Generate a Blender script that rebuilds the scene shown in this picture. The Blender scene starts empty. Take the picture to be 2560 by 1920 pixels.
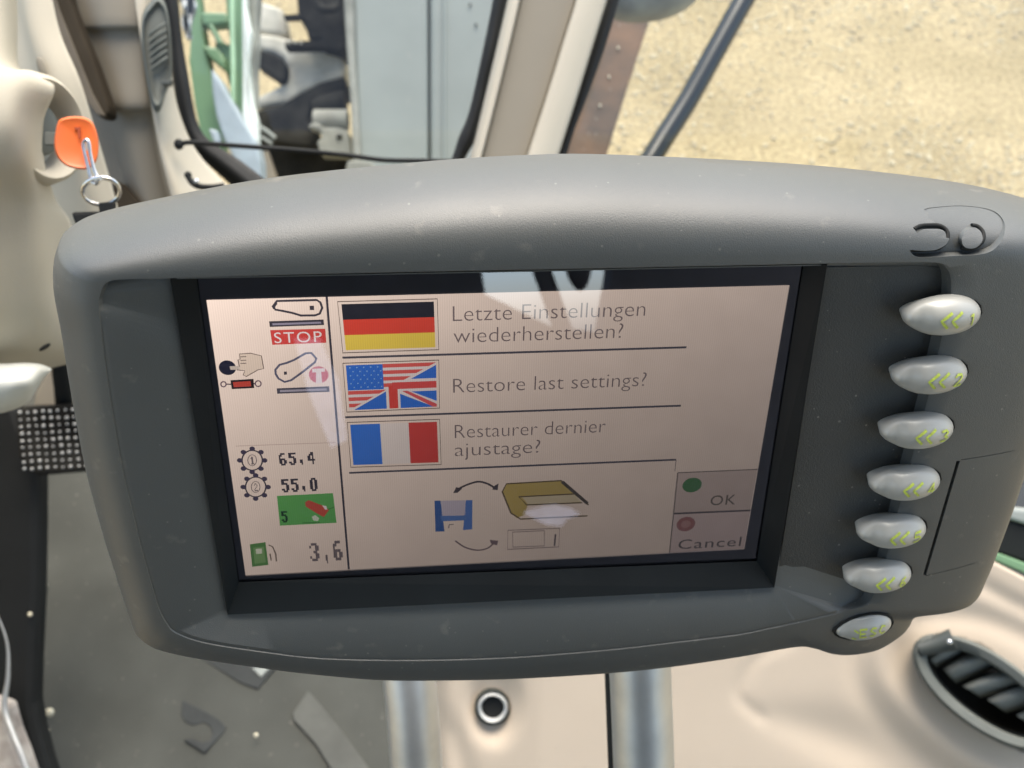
import bpy, bmesh, math, random
from mathutils import Vector, Matrix, noise
random.seed(7)
C = bpy.context.scene.collection
scene = bpy.context.scene

# ------------------------------------------------------------------ camera
F_PX = 2491.6                     # focal length in pixels of the 2560-wide photograph
PITCH = math.radians(57)          # the phone looks steeply down at the terminal
CAM = Vector((0, 0, 2.45))
FWD = Vector((0, math.cos(PITCH), -math.sin(PITCH)))
RGT = Vector((1, 0, 0))
UPV = RGT.cross(FWD)
cd = bpy.data.cameras.new('camera')
cam = bpy.data.objects.new('camera', cd); C.objects.link(cam)
cam.matrix_world = Matrix((( RGT.x, UPV.x, -FWD.x, CAM.x), (RGT.y, UPV.y, -FWD.y, CAM.y), (RGT.z, UPV.z, -FWD.z, CAM.z), (0, 0, 0, 1)))
cd.sensor_width = 36; cd.lens = 36 * F_PX / 2560
cd.clip_start = 0.02; cd.clip_end = 500
cd.dof.use_dof = True; cd.dof.focus_distance = 0.335; cd.dof.aperture_fstop = 16
scene.camera = cam

# ------------------------------------------------------------------ light
SUN_EL, SUN_DIR = math.radians(60), Vector((0.18, 0.98, 0)).normalized()   # veiled sun ahead of the tractor
w = bpy.data.worlds.new('World'); scene.world = w; w.use_nodes = True
nt = w.node_tree; nt.nodes.clear()
sky = nt.nodes.new('ShaderNodeTexSky'); sky.sky_type = 'NISHITA'; sky.sun_disc = False
sky.sun_elevation = SUN_EL; sky.sun_rotation = math.atan2(SUN_DIR.x, SUN_DIR.y)
sky.air_density = 1.0; sky.dust_density = 2.0
bg = nt.nodes.new('ShaderNodeBackground'); bg.inputs['Strength'].default_value = 0.15
ow = nt.nodes.new('ShaderNodeOutputWorld')
wb = nt.nodes.new('ShaderNodeMix'); wb.data_type = 'RGBA'; wb.blend_type = 'MULTIPLY'; wb.inputs['Factor'].default_value = 1
wb.inputs['B'].default_value = (1.06, 0.99, 0.86, 1)          # white balance of the photograph: daylight shade reads neutral
nt.links.new(sky.outputs[0], wb.inputs['A']); nt.links.new(wb.outputs['Result'], bg.inputs[0]); nt.links.new(bg.outputs[0], ow.inputs[0])
sd = bpy.data.lights.new('sun', 'SUN'); sd.energy = 1.4; sd.angle = math.radians(40); sd.color = (1, 0.94, 0.84)
so = bpy.data.objects.new('sun', sd); C.objects.link(so); so.location = (1, 4, 6)
sv = Vector((SUN_DIR.x * math.cos(SUN_EL), SUN_DIR.y * math.cos(SUN_EL), math.sin(SUN_EL)))
so.rotation_euler = sv.to_track_quat('Z', 'Y').to_euler()
scene.view_settings.view_transform = 'Standard'; scene.view_settings.look = 'None'
scene.view_settings.exposure = 1.65; scene.view_settings.gamma = 1
EXPO = 2 ** scene.view_settings.exposure
scene.cycles.max_bounces = 7; scene.cycles.transparent_max_bounces = 12
scene.cycles.use_denoising = True

# ------------------------------------------------------------------ geometry helpers
def ray(px, py):                       # direction with unit forward component
    return FWD + RGT * ((px - 1280) / F_PX) - UPV * ((py - 960) / F_PX)
def W(px, py, d): return CAM + ray(px, py) * d
def onz(px, py, z):                    # where the line of sight meets a level plane
    r = ray(px, py); return CAM + r * ((z - CAM.z) / r.z)
def srgb(r, g, b): return tuple(((c / 255) / 12.92 if c / 255 <= 0.04045 else ((c / 255 + 0.055) / 1.055) ** 2.4) for c in (r, g, b))

# terminal frame, from the outline of the LCD
QUAD = [(516, 748), (1973, 711), (1860, 1371), (614, 1438)]
def h3(p): return Vector((p[0] - 1280, p[1] - 960, 1))
_P = [h3(p) for p in QUAD]
v1 = _P[0].cross(_P[1]).cross(_P[3].cross(_P[2])); v1 /= v1.z
v2 = _P[0].cross(_P[3]).cross(_P[1].cross(_P[2])); v2 /= v2.z
def c2w(v): return RGT * v[0] - UPV * v[1] + FWD * v[2]
TU = c2w((v1.x, v1.y, F_PX)).normalized()
TV = -c2w((v2.x, v2.y, F_PX)).normalized()
if TV.dot(UPV) < 0: TV = -TV
TV = (TV - TU * TV.dot(TU)).normalized()
TN = TU.cross(TV)
def on_plane(px, py, O, n):
    r = ray(px, py); return CAM + r * ((O - CAM).dot(n) / r.dot(n))
_O1 = W(1250, 1060, 1.0)
_a, _b = on_plane(*QUAD[0], _O1, TN), on_plane(*QUAD[1], _O1, TN)
SC = 0.190 / (_b - _a).length
TO = CAM + (_O1 - CAM) * SC            # centre of the LCD, 19 cm wide
def D(px, py, w=0.0):                  # pixel -> terminal coordinates at height w (metres) above the LCD
    p = on_plane(px, py, TO + TN * w, TN) - TO
    return Vector((p.dot(TU), p.dot(TV), w))
TM = Matrix(((TU.x, TV.x, TN.x, TO.x), (TU.y, TV.y, TN.y, TO.y), (TU.z, TV.z, TN.z, TO.z), (0, 0, 0, 1)))

def tagit(o, label=None, cat=None, group=None, kind=None):
    if label: o['label'] = label
    if cat: o['category'] = cat
    if group: o['group'] = group
    if kind: o['kind'] = kind
    return o
ORG = {}
def thing(name, label, cat, loc, group=None):
    o = bpy.data.objects.new(name, None); C.objects.link(o); o.location = loc
    o.empty_display_size = 0.05
    ORG[o.name] = Vector(loc); return tagit(o, label, cat, group)
def mesh(name, verts, faces, m, parent=None, smooth=True, local=False, sharp=None, origin=None):
    me = bpy.data.meshes.new(name)
    if parent is not None:
        og = Vector((0, 0, 0)) if local else ORG.get(parent.name, Vector((0, 0, 0)))
    else:
        og = origin if origin is not None else sum(verts, Vector()) / len(verts)
    me.from_pydata([tuple(v - og) for v in verts], [], faces)
    me.materials.append(m)
    if smooth:
        me.polygons.foreach_set('use_smooth', [True] * len(me.polygons))
        if sharp: me.set_sharp_from_angle(angle=math.radians(sharp))
    me.update()
    o = bpy.data.objects.new(name, me); C.objects.link(o)
    if parent is None: o.location = og; ORG[o.name] = og
    else: o.parent = parent; ORG[o.name] = og
    return o
def fixn(o):
    bm = bmesh.new(); bm.from_mesh(o.data); bmesh.ops.recalc_face_normals(bm, faces=bm.faces); bm.to_mesh(o.data); bm.free(); return o
def bevel(o, w, seg=2, ang=40):
    b = o.modifiers.new('bevel', 'BEVEL'); b.width = w; b.segments = seg; b.limit_method = 'ANGLE'; b.angle_limit = math.radians(ang); return o
def cr(p0, p1, p2, p3, t):
    return 0.5 * ((2 * p1) + (p2 - p0) * t + (2 * p0 - 5 * p1 + 4 * p2 - p3) * t * t + (3 * p1 - p0 - 3 * p2 + p3) * t ** 3)
def spline(pts, n=6, closed=False):
    out = []; N = len(pts)
    rng = range(N if closed else N - 1)
    for i in rng:
        g = (lambda k: pts[k % N]) if closed else (lambda k: pts[min(max(k, 0), N - 1)])
        for j in range(n): out.append(cr(g(i - 1), g(i), g(i + 1), g(i + 2), j / n))
    if not closed: out.append(pts[-1])
    return out
def patch_verts(rows, n=4):
    r2 = [spline([Vector(p) for p in r], n) for r in rows]
    cols = [spline([r2[i][j] for i in range(len(r2))], n) for j in range(len(r2[0]))]
    return [[cols[j][i] for j in range(len(cols))] for i in range(len(cols[0]))]
def patch(name, rows, m, parent=None, thick=0.004, n=4, f=None, smooth=True, sharp=None, **k):
    """a skin through a grid of (px, py, depth) points, given a real thickness"""
    g = patch_verts(rows, n)
    vs, fs = [], []
    H, Wd = len(g), len(g[0])
    for r in g:
        for p in r:
            d = p[2]
            vs.append(W(p[0], p[1], d))
    for i in range(H - 1):
        for j in range(Wd - 1): fs.append((i * Wd + j, (i + 1) * Wd + j, (i + 1) * Wd + j + 1, i * Wd + j + 1))
    o = mesh(name, vs, fs, m, parent, smooth, sharp=sharp, **k)
    s = o.modifiers.new('thickness', 'SOLIDIFY'); s.thickness = thick; s.offset = -1
    return o
def prism(name, poly, d, m, parent=None, thick=0.02, bev=0.002, dirv=None, seg=2, **k):
    """outline (px, py[, depth]) extruded away from the viewer side by a real thickness"""
    dirv = (dirv or FWD).normalized()
    a = [W(p[0], p[1], p[2] if len(p) > 2 else d) for p in poly]
    b = [v + dirv * thick for v in a]; n = len(a)
    fs = [tuple(range(n)), tuple(range(2 * n - 1, n - 1, -1))] + [(i, (i + 1) % n, n + (i + 1) % n, n + i) for i in range(n)]
    o = fixn(mesh(name, a + b, fs, m, parent, smooth=False, **k))
    if bev: bevel(o, bev, seg)
    return o
def tube_data(path, rad, seg=14, cap=True):
    n = len(path); rad = rad if isinstance(rad, (list, tuple)) else [rad] * n
    vs, fs = [], []
    up = None
    for i, p in enumerate(path):
        t = (path[min(i + 1, n - 1)] - path[max(i - 1, 0)]).normalized()
        if up is None: up = t.orthogonal().normalized()
        up = (up - t * up.dot(t)).normalized(); s = t.cross(up)
        for k in range(seg):
            a = 2 * math.pi * k / seg
            vs.append(p + (up * math.cos(a) + s * math.sin(a)) * rad[i])
    for i in range(n - 1):
        for k in range(seg): fs.append((i * seg + k, i * seg + (k + 1) % seg, (i + 1) * seg + (k + 1) % seg, (i + 1) * seg + k))
    if cap: fs.append(tuple(range(seg - 1, -1, -1))); fs.append(tuple((n - 1) * seg + k for k in range(seg)))
    return vs, fs
def tube(name, pts, rad, m, parent=None, seg=14, n=6, world=False, closed=False, local=False, **k):
    P = [Vector(p) if world else W(*p) for p in pts]
    R = list(rad) if isinstance(rad, (list, tuple)) else [rad] * len(P)
    if n > 1:
        Q = spline([Vector((*p, r)) for p, r in zip(P, R)], n, closed)
        P = [Vector(q[:3]) for q in Q]; R = [q[3] for q in Q]
    if closed: P.append(P[0].copy()); R.append(R[0])
    vs, fs = tube_data(P, R, seg, not closed)
    return mesh(name, vs, fs, m, parent, sharp=50, local=local, **k)
def box(name, c, s, m, parent=None, bev=0.0, rot=None, **k):
    vs = []
    for x in (-.5, .5):
        for y in (-.5, .5):
            for z in (-.5, .5):
                v = Vector((x * s[0], y * s[1], z * s[2]))
                if rot: v = rot @ v
                vs.append(Vector(c) + v)
    fs = [(0, 1, 3, 2), (4, 6, 7, 5), (0, 4, 5, 1), (2, 3, 7, 6), (0, 2, 6, 4), (1, 5, 7, 3)]
    o = fixn(mesh(name, vs, fs, m, parent, smooth=False, **k))
    if bev: bevel(o, bev)
    return o
def blob(name, c, ax, m, parent=None, seg=24, ring=14, power=1.0, **k):
    """ellipsoid with centre c and three half-axis vectors"""
    vs, fs = [], []
    for i in range(ring + 1):
        th = math.pi * i / ring
        for j in range(seg):
            ph = 2 * math.pi * j / seg
            x, y, z = math.sin(th) * math.cos(ph), math.sin(th) * math.sin(ph), math.cos(th)
            f = lambda q: math.copysign(abs(q) ** power, q)
            vs.append(c + ax[0] * f(x) + ax[1] * f(y) + ax[2] * f(z))
    for i in range(ring):
        for j in range(seg): fs.append((i * seg + j, i * seg + (j + 1) % seg, (i + 1) * seg + (j + 1) % seg, (i + 1) * seg + j))
    bm = bmesh.new(); bv = [bm.verts.new(v) for v in vs]
    for f in fs:
        try: bm.faces.new([bv[q] for q in f])
        except ValueError: pass
    bmesh.ops.remove_doubles(bm, verts=bm.verts, dist=1e-6); bmesh.ops.recalc_face_normals(bm, faces=bm.faces)
    vs = [v.co.copy() for v in bm.verts]; fs = [tuple(v.index for v in f.verts) for f in bm.faces]
    bm.verts.index_update(); fs = [tuple(v.index for v in f.verts) for f in bm.faces]; bm.free()
    return mesh(name, vs, fs, m, parent, sharp=60, **k)

# ------------------------------------------------------------------ materials
def mat(name, col, rough=0.5, metal=0.0, spec=0.5, var=0.08, vs=30, bump=0.0, bs=400, col2=None, coat=0.0, grime=0.0, specks=0.0, ss=260):
    m = bpy.data.materials.new(name); m.use_nodes = True; t = m.node_tree; N = t.nodes; L = t.links
    b = N['Principled BSDF']
    b.inputs['Roughness'].default_value = rough; b.inputs['Metallic'].default_value = metal
    b.inputs['Specular IOR Level'].default_value = spec; b.inputs['Coat Weight'].default_value = coat
    tc = N.new('ShaderNodeTexCoord')
    no = N.new('ShaderNodeTexNoise'); no.inputs['Scale'].default_value = vs; no.inputs['Detail'].default_value = 5
    L.new(tc.outputs['Object'], no.inputs['Vector'])
    mx = N.new('ShaderNodeMix'); mx.data_type = 'RGBA'
    c2 = col2 or tuple(max(0, c * (1 - var * 2)) for c in col); c1 = col if col2 else tuple(min(1, c * (1 + var)) for c in col)
    mx.inputs['A'].default_value = (*c1, 1); mx.inputs['B'].default_value = (*c2, 1)
    rp = N.new('ShaderNodeMapRange'); rp.inputs['From Min'].default_value = 0.3; rp.inputs['From Max'].default_value = 0.7
    L.new(no.outputs['Fac'], rp.inputs['Value']); L.new(rp.outputs[0], mx.inputs['Factor'])
    last = mx.outputs['Result']
    if grime:
        n3 = N.new('ShaderNodeTexNoise'); n3.inputs['Scale'].default_value = vs * 9; n3.inputs['Detail'].default_value = 3
        L.new(tc.outputs['Object'], n3.inputs['Vector'])
        r3 = N.new('ShaderNodeMapRange'); r3.inputs['From Min'].default_value = 0.66; r3.inputs['From Max'].default_value = 0.76; r3.inputs['To Max'].default_value = grime
        L.new(n3.outputs['Fac'], r3.inputs['Value'])
        m3 = N.new('ShaderNodeMix'); m3.data_type = 'RGBA'; m3.inputs['B'].default_value = (0.42, 0.38, 0.32, 1)
        L.new(r3.outputs[0], m3.inputs['Factor']); L.new(last, m3.inputs['A']); last = m3.outputs['Result']
    if specks:                              # sparse lint and dust specks
        vo = N.new('ShaderNodeTexVoronoi'); vo.inputs['Scale'].default_value = ss; L.new(tc.outputs['Object'], vo.inputs['Vector'])
        sp = N.new('ShaderNodeSeparateColor'); L.new(vo.outputs['Color'], sp.inputs[0])
        r4 = N.new('ShaderNodeMath'); r4.operation = 'MULTIPLY'; r4.inputs[1].default_value = 0.22; L.new(sp.outputs[1], r4.inputs[0])
        lt = N.new('ShaderNodeMath'); lt.operation = 'LESS_THAN'; L.new(vo.outputs['Distance'], lt.inputs[0]); L.new(r4.outputs[0], lt.inputs[1])
        gt = N.new('ShaderNodeMath'); gt.operation = 'GREATER_THAN'; gt.inputs[1].default_value = 0.88; L.new(sp.outputs[0], gt.inputs[0])
        pr = N.new('ShaderNodeMath'); pr.operation = 'MULTIPLY'; L.new(lt.outputs[0], pr.inputs[0]); L.new(gt.outputs[0], pr.inputs[1])
        ps = N.new('ShaderNodeMath'); ps.operation = 'MULTIPLY'; ps.inputs[1].default_value = specks; L.new(pr.outputs[0], ps.inputs[0])
        m4 = N.new('ShaderNodeMix'); m4.data_type = 'RGBA'; m4.inputs['B'].default_value = (0.45, 0.43, 0.38, 1)
        L.new(ps.outputs[0], m4.inputs['Factor']); L.new(last, m4.inputs['A']); last = m4.outputs['Result']
    L.new(last, b.inputs['Base Color'])
    rr = N.new('ShaderNodeMapRange'); rr.inputs['To Min'].default_value = max(0.02, rough - 0.06); rr.inputs['To Max'].default_value = min(1, rough + 0.08)
    L.new(no.outputs['Fac'], rr.inputs['Value']); L.new(rr.outputs[0], b.inputs['Roughness'])
    if bump:
        n2 = N.new('ShaderNodeTexNoise'); n2.inputs['Scale'].default_value = bs; n2.inputs['Detail'].default_value = 3
        L.new(tc.outputs['Object'], n2.inputs['Vector'])
        bu = N.new('ShaderNodeBump'); bu.inputs['Strength'].default_value = bump; bu.inputs['Distance'].default_value = 0.001
        L.new(n2.outputs['Fac'], bu.inputs['Height']); L.new(bu.outputs[0], b.inputs['Normal'])
    return m
M = {}
M['case'] = mat('charcoal_plastic', (0.071, 0.077, 0.076), 0.47, spec=0.75, bump=0.15, bs=2600, vs=14, var=0.07, grime=0.12, specks=0.18, ss=480)
M['keypad'] = mat('dark_plastic', (0.040, 0.043, 0.043), 0.5, bump=0.2, bs=1800, var=0.05, grime=0.05, specks=0.25, ss=480)
M['frame'] = mat('black_plastic', (0.009, 0.012, 0.014), 0.5, spec=0.10, var=0.1)
M['mask'] = mat('screen_mask', (0.004, 0.006, 0.008), 0.3, var=0.0)
M['button'] = mat('silver_button', (0.40, 0.405, 0.38), 0.40, 0.12, var=0.04, vs=60, coat=0.25)
M['mark'] = mat('yellow_green_print', (0.50, 0.60, 0.09), 0.5, var=0.15, vs=900)
M['steel'] = mat('brushed_steel', (0.52, 0.52, 0.50), 0.48, 0.75, var=0.06, vs=50)
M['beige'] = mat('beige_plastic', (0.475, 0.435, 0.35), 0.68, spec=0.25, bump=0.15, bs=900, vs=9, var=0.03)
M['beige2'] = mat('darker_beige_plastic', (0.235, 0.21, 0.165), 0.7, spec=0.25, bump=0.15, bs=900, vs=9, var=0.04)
M['dash'] = mat('cream_plastic', (0.58, 0.49, 0.385), 0.85, spec=0.12, bump=0.3, bs=1300, vs=7, var=0.03, grime=0.08)
M['brown'] = mat('brown_gap_and_shade', (0.040, 0.032, 0.022), 0.9, spec=0.1)
M['rubber'] = mat('black_rubber', (0.010, 0.011, 0.011), 0.65, spec=0.25)
M['ventg'] = mat('grey_green_plastic', (0.135, 0.145, 0.132), 0.8, spec=0.12, bump=0.1)
M['ventd'] = mat('dark_vent_plastic', (0.05, 0.058, 0.053), 0.5)
M['orange'] = mat('orange_plastic', (0.80, 0.16, 0.035), 0.4, var=0.06)
M['chrome'] = mat('chrome', (0.75, 0.75, 0.74), 0.12, 1.0)
M['white'] = mat('off_white_plastic', (0.62, 0.62, 0.56), 0.45)
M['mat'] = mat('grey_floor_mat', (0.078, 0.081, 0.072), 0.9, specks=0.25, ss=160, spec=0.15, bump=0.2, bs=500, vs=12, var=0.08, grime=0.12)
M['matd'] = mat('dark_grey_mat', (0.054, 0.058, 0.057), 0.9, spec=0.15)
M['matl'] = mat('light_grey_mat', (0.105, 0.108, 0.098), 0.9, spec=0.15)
M['green'] = mat('green_paint', (0.15, 0.27, 0.14), 0.4, coat=0.2, vs=6)
M['lgrey'] = mat('pale_grey_paint', (0.27, 0.295, 0.275), 0.5, vs=5, var=0.07, grime=0.1)
M['mgrey'] = mat('grey_casting', (0.34, 0.34, 0.30), 0.75, spec=0.2, vs=14, var=0.25, bump=0.3, bs=120)
M['dmetal'] = mat('dark_metal', (0.022, 0.021, 0.018), 0.85, spec=0.15, vs=20, var=0.4, bump=0.5, bs=90)
M['blueg'] = mat('blue_grey_paint', (0.36, 0.42, 0.46), 0.35)
M['wpaint'] = mat('white_paint', (0.75, 0.80, 0.76), 0.35)
M['rust'] = mat('rusty_metal', (0.24, 0.14, 0.085), 0.75, vs=16, var=0.3, col2=(0.12, 0.09, 0.068), bump=0.6, bs=80, grime=0.5)
M['slotside'] = mat('taupe_plastic', (0.115, 0.098, 0.075), 0.8, spec=0.15)
M['cast'] = mat('pale_casting', (0.56, 0.54, 0.47), 0.8, spec=0.15, vs=14, var=0.2, bump=0.3, bs=120)
M['vane'] = mat('grey_vane_plastic', (0.21, 0.22, 0.20), 0.85, spec=0.1)
M['rim'] = mat('zinc_rim', (0.80, 0.82, 0.80), 0.3, 0.35)
M['crumb'] = mat('crumb', (0.65, 0.60, 0.45), 0.8)
M['dark'] = mat('dark_lining', (0.03, 0.03, 0.03), 0.8)
M['carpet'] = mat('mottled_carpet', (0.45, 0.42, 0.38), 0.9, vs=45, col2=(0.22, 0.19, 0.17), bump=0.5)
# ------------------------------------------------------------------ the terminal
term = bpy.data.objects.new('display_terminal', None); C.objects.link(term); term.matrix_world = TM
term.empty_display_size = 0.05; ORG[term.name] = Vector((0, 0, 0))
tagit(term, 'charcoal grey tractor terminal with a lit colour screen and seven silver oval buttons', 'display')
# silhouette (S) and ridge (P) of the casing, clockwise from the upper left corner
SP = [((152,601),(258,722)),((172,571),(268,708)),((243,533),(300,700)),((426,490),(428,697)),((685,443),(700,689)),((1056,404),(1060,681)),
((1320,387),(1320,676)),((1525,386),(1525,672)),((1920,405),(1900,664)),((2165,426),(2150,659)),((2393,456),(2300,657)),((2560,495),(2350,660)),
((2680,545),(2368,672)),((2745,630),(2379,700)),((2735,740),(2376,760)),((2655,880),(2350,870)),((2605,1010),(2315,1020)),((2560,1130),(2285,1130)),
((2520,1250),(2254,1249)),((2475,1371),(2223,1371)),((2458,1410),(2205,1440)),((2432,1462),(2188,1481)),((2393,1494),(2169,1510)),((2296,1533),(2117,1526)),
((2273,1562),(2090,1534)),((2253,1585),(2060,1541)),((2198,1619),(2030,1548)),((2133,1632),(2000,1555)),((2084,1629),(1975,1560)),((2042,1614),(1950,1566)),
((1990,1609),(1920,1572)),((1840,1635),(1840,1588)),((1673,1660),(1673,1608)),((1524,1675),(1524,1625)),((1299,1688),(1299,1643)),((1120,1692),(1120,1650)),
((956,1691),(956,1651)),((793,1676),(793,1646)),((663,1660),(663,1631)),((488,1634),(515,1608)),((407,1613),(440,1582)),((374,1598),(415,1555)),
((348,1575),(400,1526)),((332,1543),(388,1490)),((280,1380),(354,1370)),((261,1320),(342,1320)),((220,1168),(306,1168)),((192,1027),(282,1027)),
((172,913),(265,913)),((157,816),(254,816)),((142,710),(249,757)),((140,650),(252,738))]
NS = len(SP)
def side(i):                                    # weights (top, right, bottom, left)
    if 2 <= i <= 10: return (1, 0, 0, 0)
    if 11 <= i <= 13: t = (i - 10) / 4; return (1 - t, t, 0, 0)
    if 14 <= i <= 21: return (0, 1, 0, 0)
    if i == 22: return (0, .6, .4, 0)
    if 23 <= i <= 39: return (0, 0, 1, 0)
    if 40 <= i <= 42: t = (i - 39) / 4; return (0, 0, 1 - t, t)
    if i >= 43: return (0, 0, 0, 1) if i < 50 else (.25, 0, 0, .75)
    return (.5 + .25 * i, 0, 0, .5 - .25 * i)
def blend(i, vals): return sum(a * b for a, b in zip(side(i), vals))
WR = 0.013                                      # ridge height above the LCD
FTL, FTR, FBR, FBL = (430, 698), (2062, 664), (1932, 1463), (572, 1530)
GTL, GTR, GBR, GBL = (486, 672), (2013, 648), (1893, 1402), (594, 1455)
def quadpt(i, q, w):
    TL, TR, BR, BL = [D(*p, w) for p in q]
    P = D(*SP[i][1], w)
    if i <= 13 or i == NS:
        t = min(1, max(0, (P.x - TL.x) / (TR.x - TL.x))); return TL.lerp(TR, t)
    if i <= 22: return TR.lerp(BR, (i - 13) / 9.6)
    if i <= 40:
        t = min(1, max(0, (P.x - BL.x) / (BR.x - BL.x))); return BL.lerp(BR, t)
    t = min(1, max(0, (i - 40) / 11)); return BL.lerp(TL, t * 0.98)
def weld(o):
    bm = bmesh.new(); bm.from_mesh(o.data); bmesh.ops.remove_doubles(bm, verts=bm.verts, dist=2e-6); bmesh.ops.dissolve_degenerate(bm, dist=1e-6, edges=bm.edges)
    bmesh.ops.recalc_face_normals(bm, faces=bm.faces); bm.to_mesh(o.data); bm.free(); return o
keys = []                                       # each key: list of ring points from back to inside
for i in range(NS):
    s, p = SP[i]
    ws = blend(i, (-0.024, -0.004, 0.003, -0.006)); r = blend(i, (3.0, 6.5, 2.0, 2.0))
    S = D(*s, ws); P = D(*p, WR)
    col = []
    cen = Vector((0, -0.002, 0)); out = (Vector((S.x, S.y, 0)) - cen)
    inw = -Vector((out.x / 0.14 * 1.0, out.y / 0.07, 0)).normalized()
    sh = blend(i, (0.030, 0.012, 0.012, 0.012))
    col.append(Vector((S.x, S.y, -0.058)) + inw * (sh * 1.6)); col.append(Vector((S.x, S.y, -0.05)) + inw * sh)
    col.append(Vector((S.x, S.y, ws - 0.012)) + inw * sh * 0.42)
    col.append(Vector((S.x, S.y, ws - 0.003)) + inw * 0.0016)
    for k in range(14):
        q = k / 13
        fr = q ** 1.7                          # rings closer together near the rounding
        f = (1 - (1 - fr) ** r) ** 0.58
        v = S.lerp(P, fr * 0.985); v.z = ws + (WR - ws) * f
        col.append(v)
    col.append(Vector((P.x, P.y, WR - 0.0004)))
    wf = blend(i, (0.0075, 0.0064, 0.0129, 0.0129))
    if 22 <= i <= 23: wf = (0.0085, 0.0108)[i - 22]
    P2 = Vector((P.x, P.y, wf)) + Vector((inw.x, inw.y, 0)) * (0.0006 if wf < 0.012 else 0.0018)
    col.append(P2)
    F = quadpt(i, (FTL, FTR, FBR, FBL), 0.0075)
    if blend(i, (1, 0, 0, 0)) > 0.9 and 3 <= i <= 9: F.y = min(F.y, P2.y - 0.0004)
    F.z = 0.0064 if 13 <= i <= 21 else (0.0070 if i == 22 else 0.0075)
    col.append(F)
    F2 = F.copy(); F2.z -= 0.0008; G = quadpt(i, (GTL, GTR, GBR, GBL), 0.0)
    col.append(F.lerp(Vector((G.x, G.y, 0.0014)), 0.04))
    keys.append(col)
NR = len(keys[0]); SUBN = 5
rings = [spline([keys[i][r] for i in range(NS)], SUBN, closed=True) for r in range(NR)]
# keep the straight opening straight
for r in (NR - 2, NR - 1):
    rings[r] = [keys[i][r].lerp(keys[(i + 1) % NS][r], j / SUBN) for i in range(NS) for j in range(SUBN)]
NN = NS * SUBN
vs = [p for r in rings for p in r]
fs = []
for r in range(NR - 1):
    for k in range(NN):
        fs.append((r * NN + k, r * NN + (k + 1) % NN, (r + 1) * NN + (k + 1) % NN, (r + 1) * NN + k))
# close: back cap, and a deep well behind the opening
base = len(vs)
wel = [Vector((p.x * 0.985, p.y * 0.985, -0.006)) for p in rings[NR - 1]]
vs += wel
for k in range(NN): fs.append(((NR - 1) * NN + k, (NR - 1) * NN + (k + 1) % NN, base + (k + 1) % NN, base + k))
vs.append(Vector((0, 0, -0.006))); cI = len(vs) - 1
for k in range(NN): fs.append((base + k, base + (k + 1) % NN, cI))
vs.append(Vector((0, 0, -0.060))); cB = len(vs) - 1
for k in range(NN): fs.append(((k + 1) % NN, k, cB))
housing = weld(mesh('housing', vs, fs, M['case'], term, local=True))

def cut(target, cutters):
    for c in cutters:                       # one at a time, and only if the result is sound
        n0 = len(target.data.vertices)
        md = target.modifiers.new('cut', 'BOOLEAN'); md.operation = 'DIFFERENCE'; md.solver = 'EXACT'; md.object = c
        bpy.context.view_layer.update()
        me = bpy.data.meshes.new_from_object(target.evaluated_get(bpy.context.evaluated_depsgraph_get()))
        target.modifiers.clear()
        if len(me.vertices) > n0 * 0.8 and len(me.vertices) != n0: target.data = me
        else: print('cut skipped', c.name, len(me.vertices), n0); bpy.data.meshes.remove(me)
        d = c.data; bpy.data.objects.remove(c); bpy.data.meshes.remove(d)
    me = target.data; me.polygons.foreach_set('use_smooth', [True] * len(me.polygons)); me.set_sharp_from_angle(angle=math.radians(30))
def lbox(name, a, b, wd, z0, z1):               # groove cutter between two terminal points
    t = (b - a).normalized(); s = Vector((-t.y, t.x, 0)) * wd / 2
    c = [a + s, a - s, b - s, b + s]
    v = [Vector((p.x, p.y, z)) for z in (z0, z1) for p in c]
    return fixn(mesh(name, v, [(0,1,2,3),(7,6,5,4),(0,4,5,1),(1,5,6,2),(2,6,7,3),(3,7,4,0)], M['case'], term, local=True))
def surf(px, py, lift=0.0):              # point of the casing seen at a pixel, in terminal coordinates
    o_ = TM.inverted() @ CAM; p1 = D(px, py, 0.0); ok, loc, nn_, ix = housing.ray_cast(o_, (p1 - o_).normalized())
    return (loc + Vector((0, 0, lift))) if ok else D(px, py, WR + lift)
ws_ = WR
g1 = lbox('groove', D(2396,1152,ws_), D(2311,1440,ws_), 0.0013, 0.006, 0.03)
g2 = lbox('groove', D(2402,1150,ws_), D(2590,1122,ws_), 0.0003, 0.0120, 0.03)
g3 = lbox('groove', D(2316,1439,ws_), D(2470,1404,ws_), 0.0003, 0.0120, 0.03)
nS = (surf(2500, 560) - surf(2330, 570)).cross(surf(2400, 540) - surf(2400, 640)).normalized()
E2 = lambda x, y: surf(2140 + x * .1899, 460 + y * .1899)
from mathutils.geometry import delaunay_2d_cdt
def inpoly(p, P):
    r = False
    for k in range(len(P)):
        a_, b_ = P[k], P[k-1]
        if (a_[1] > p[1]) != (b_[1] > p[1]) and p[0] < (b_[0] - a_[0]) * (p[1] - a_[1]) / (b_[1] - a_[1]) + a_[0]: r = not r
    return r
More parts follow.
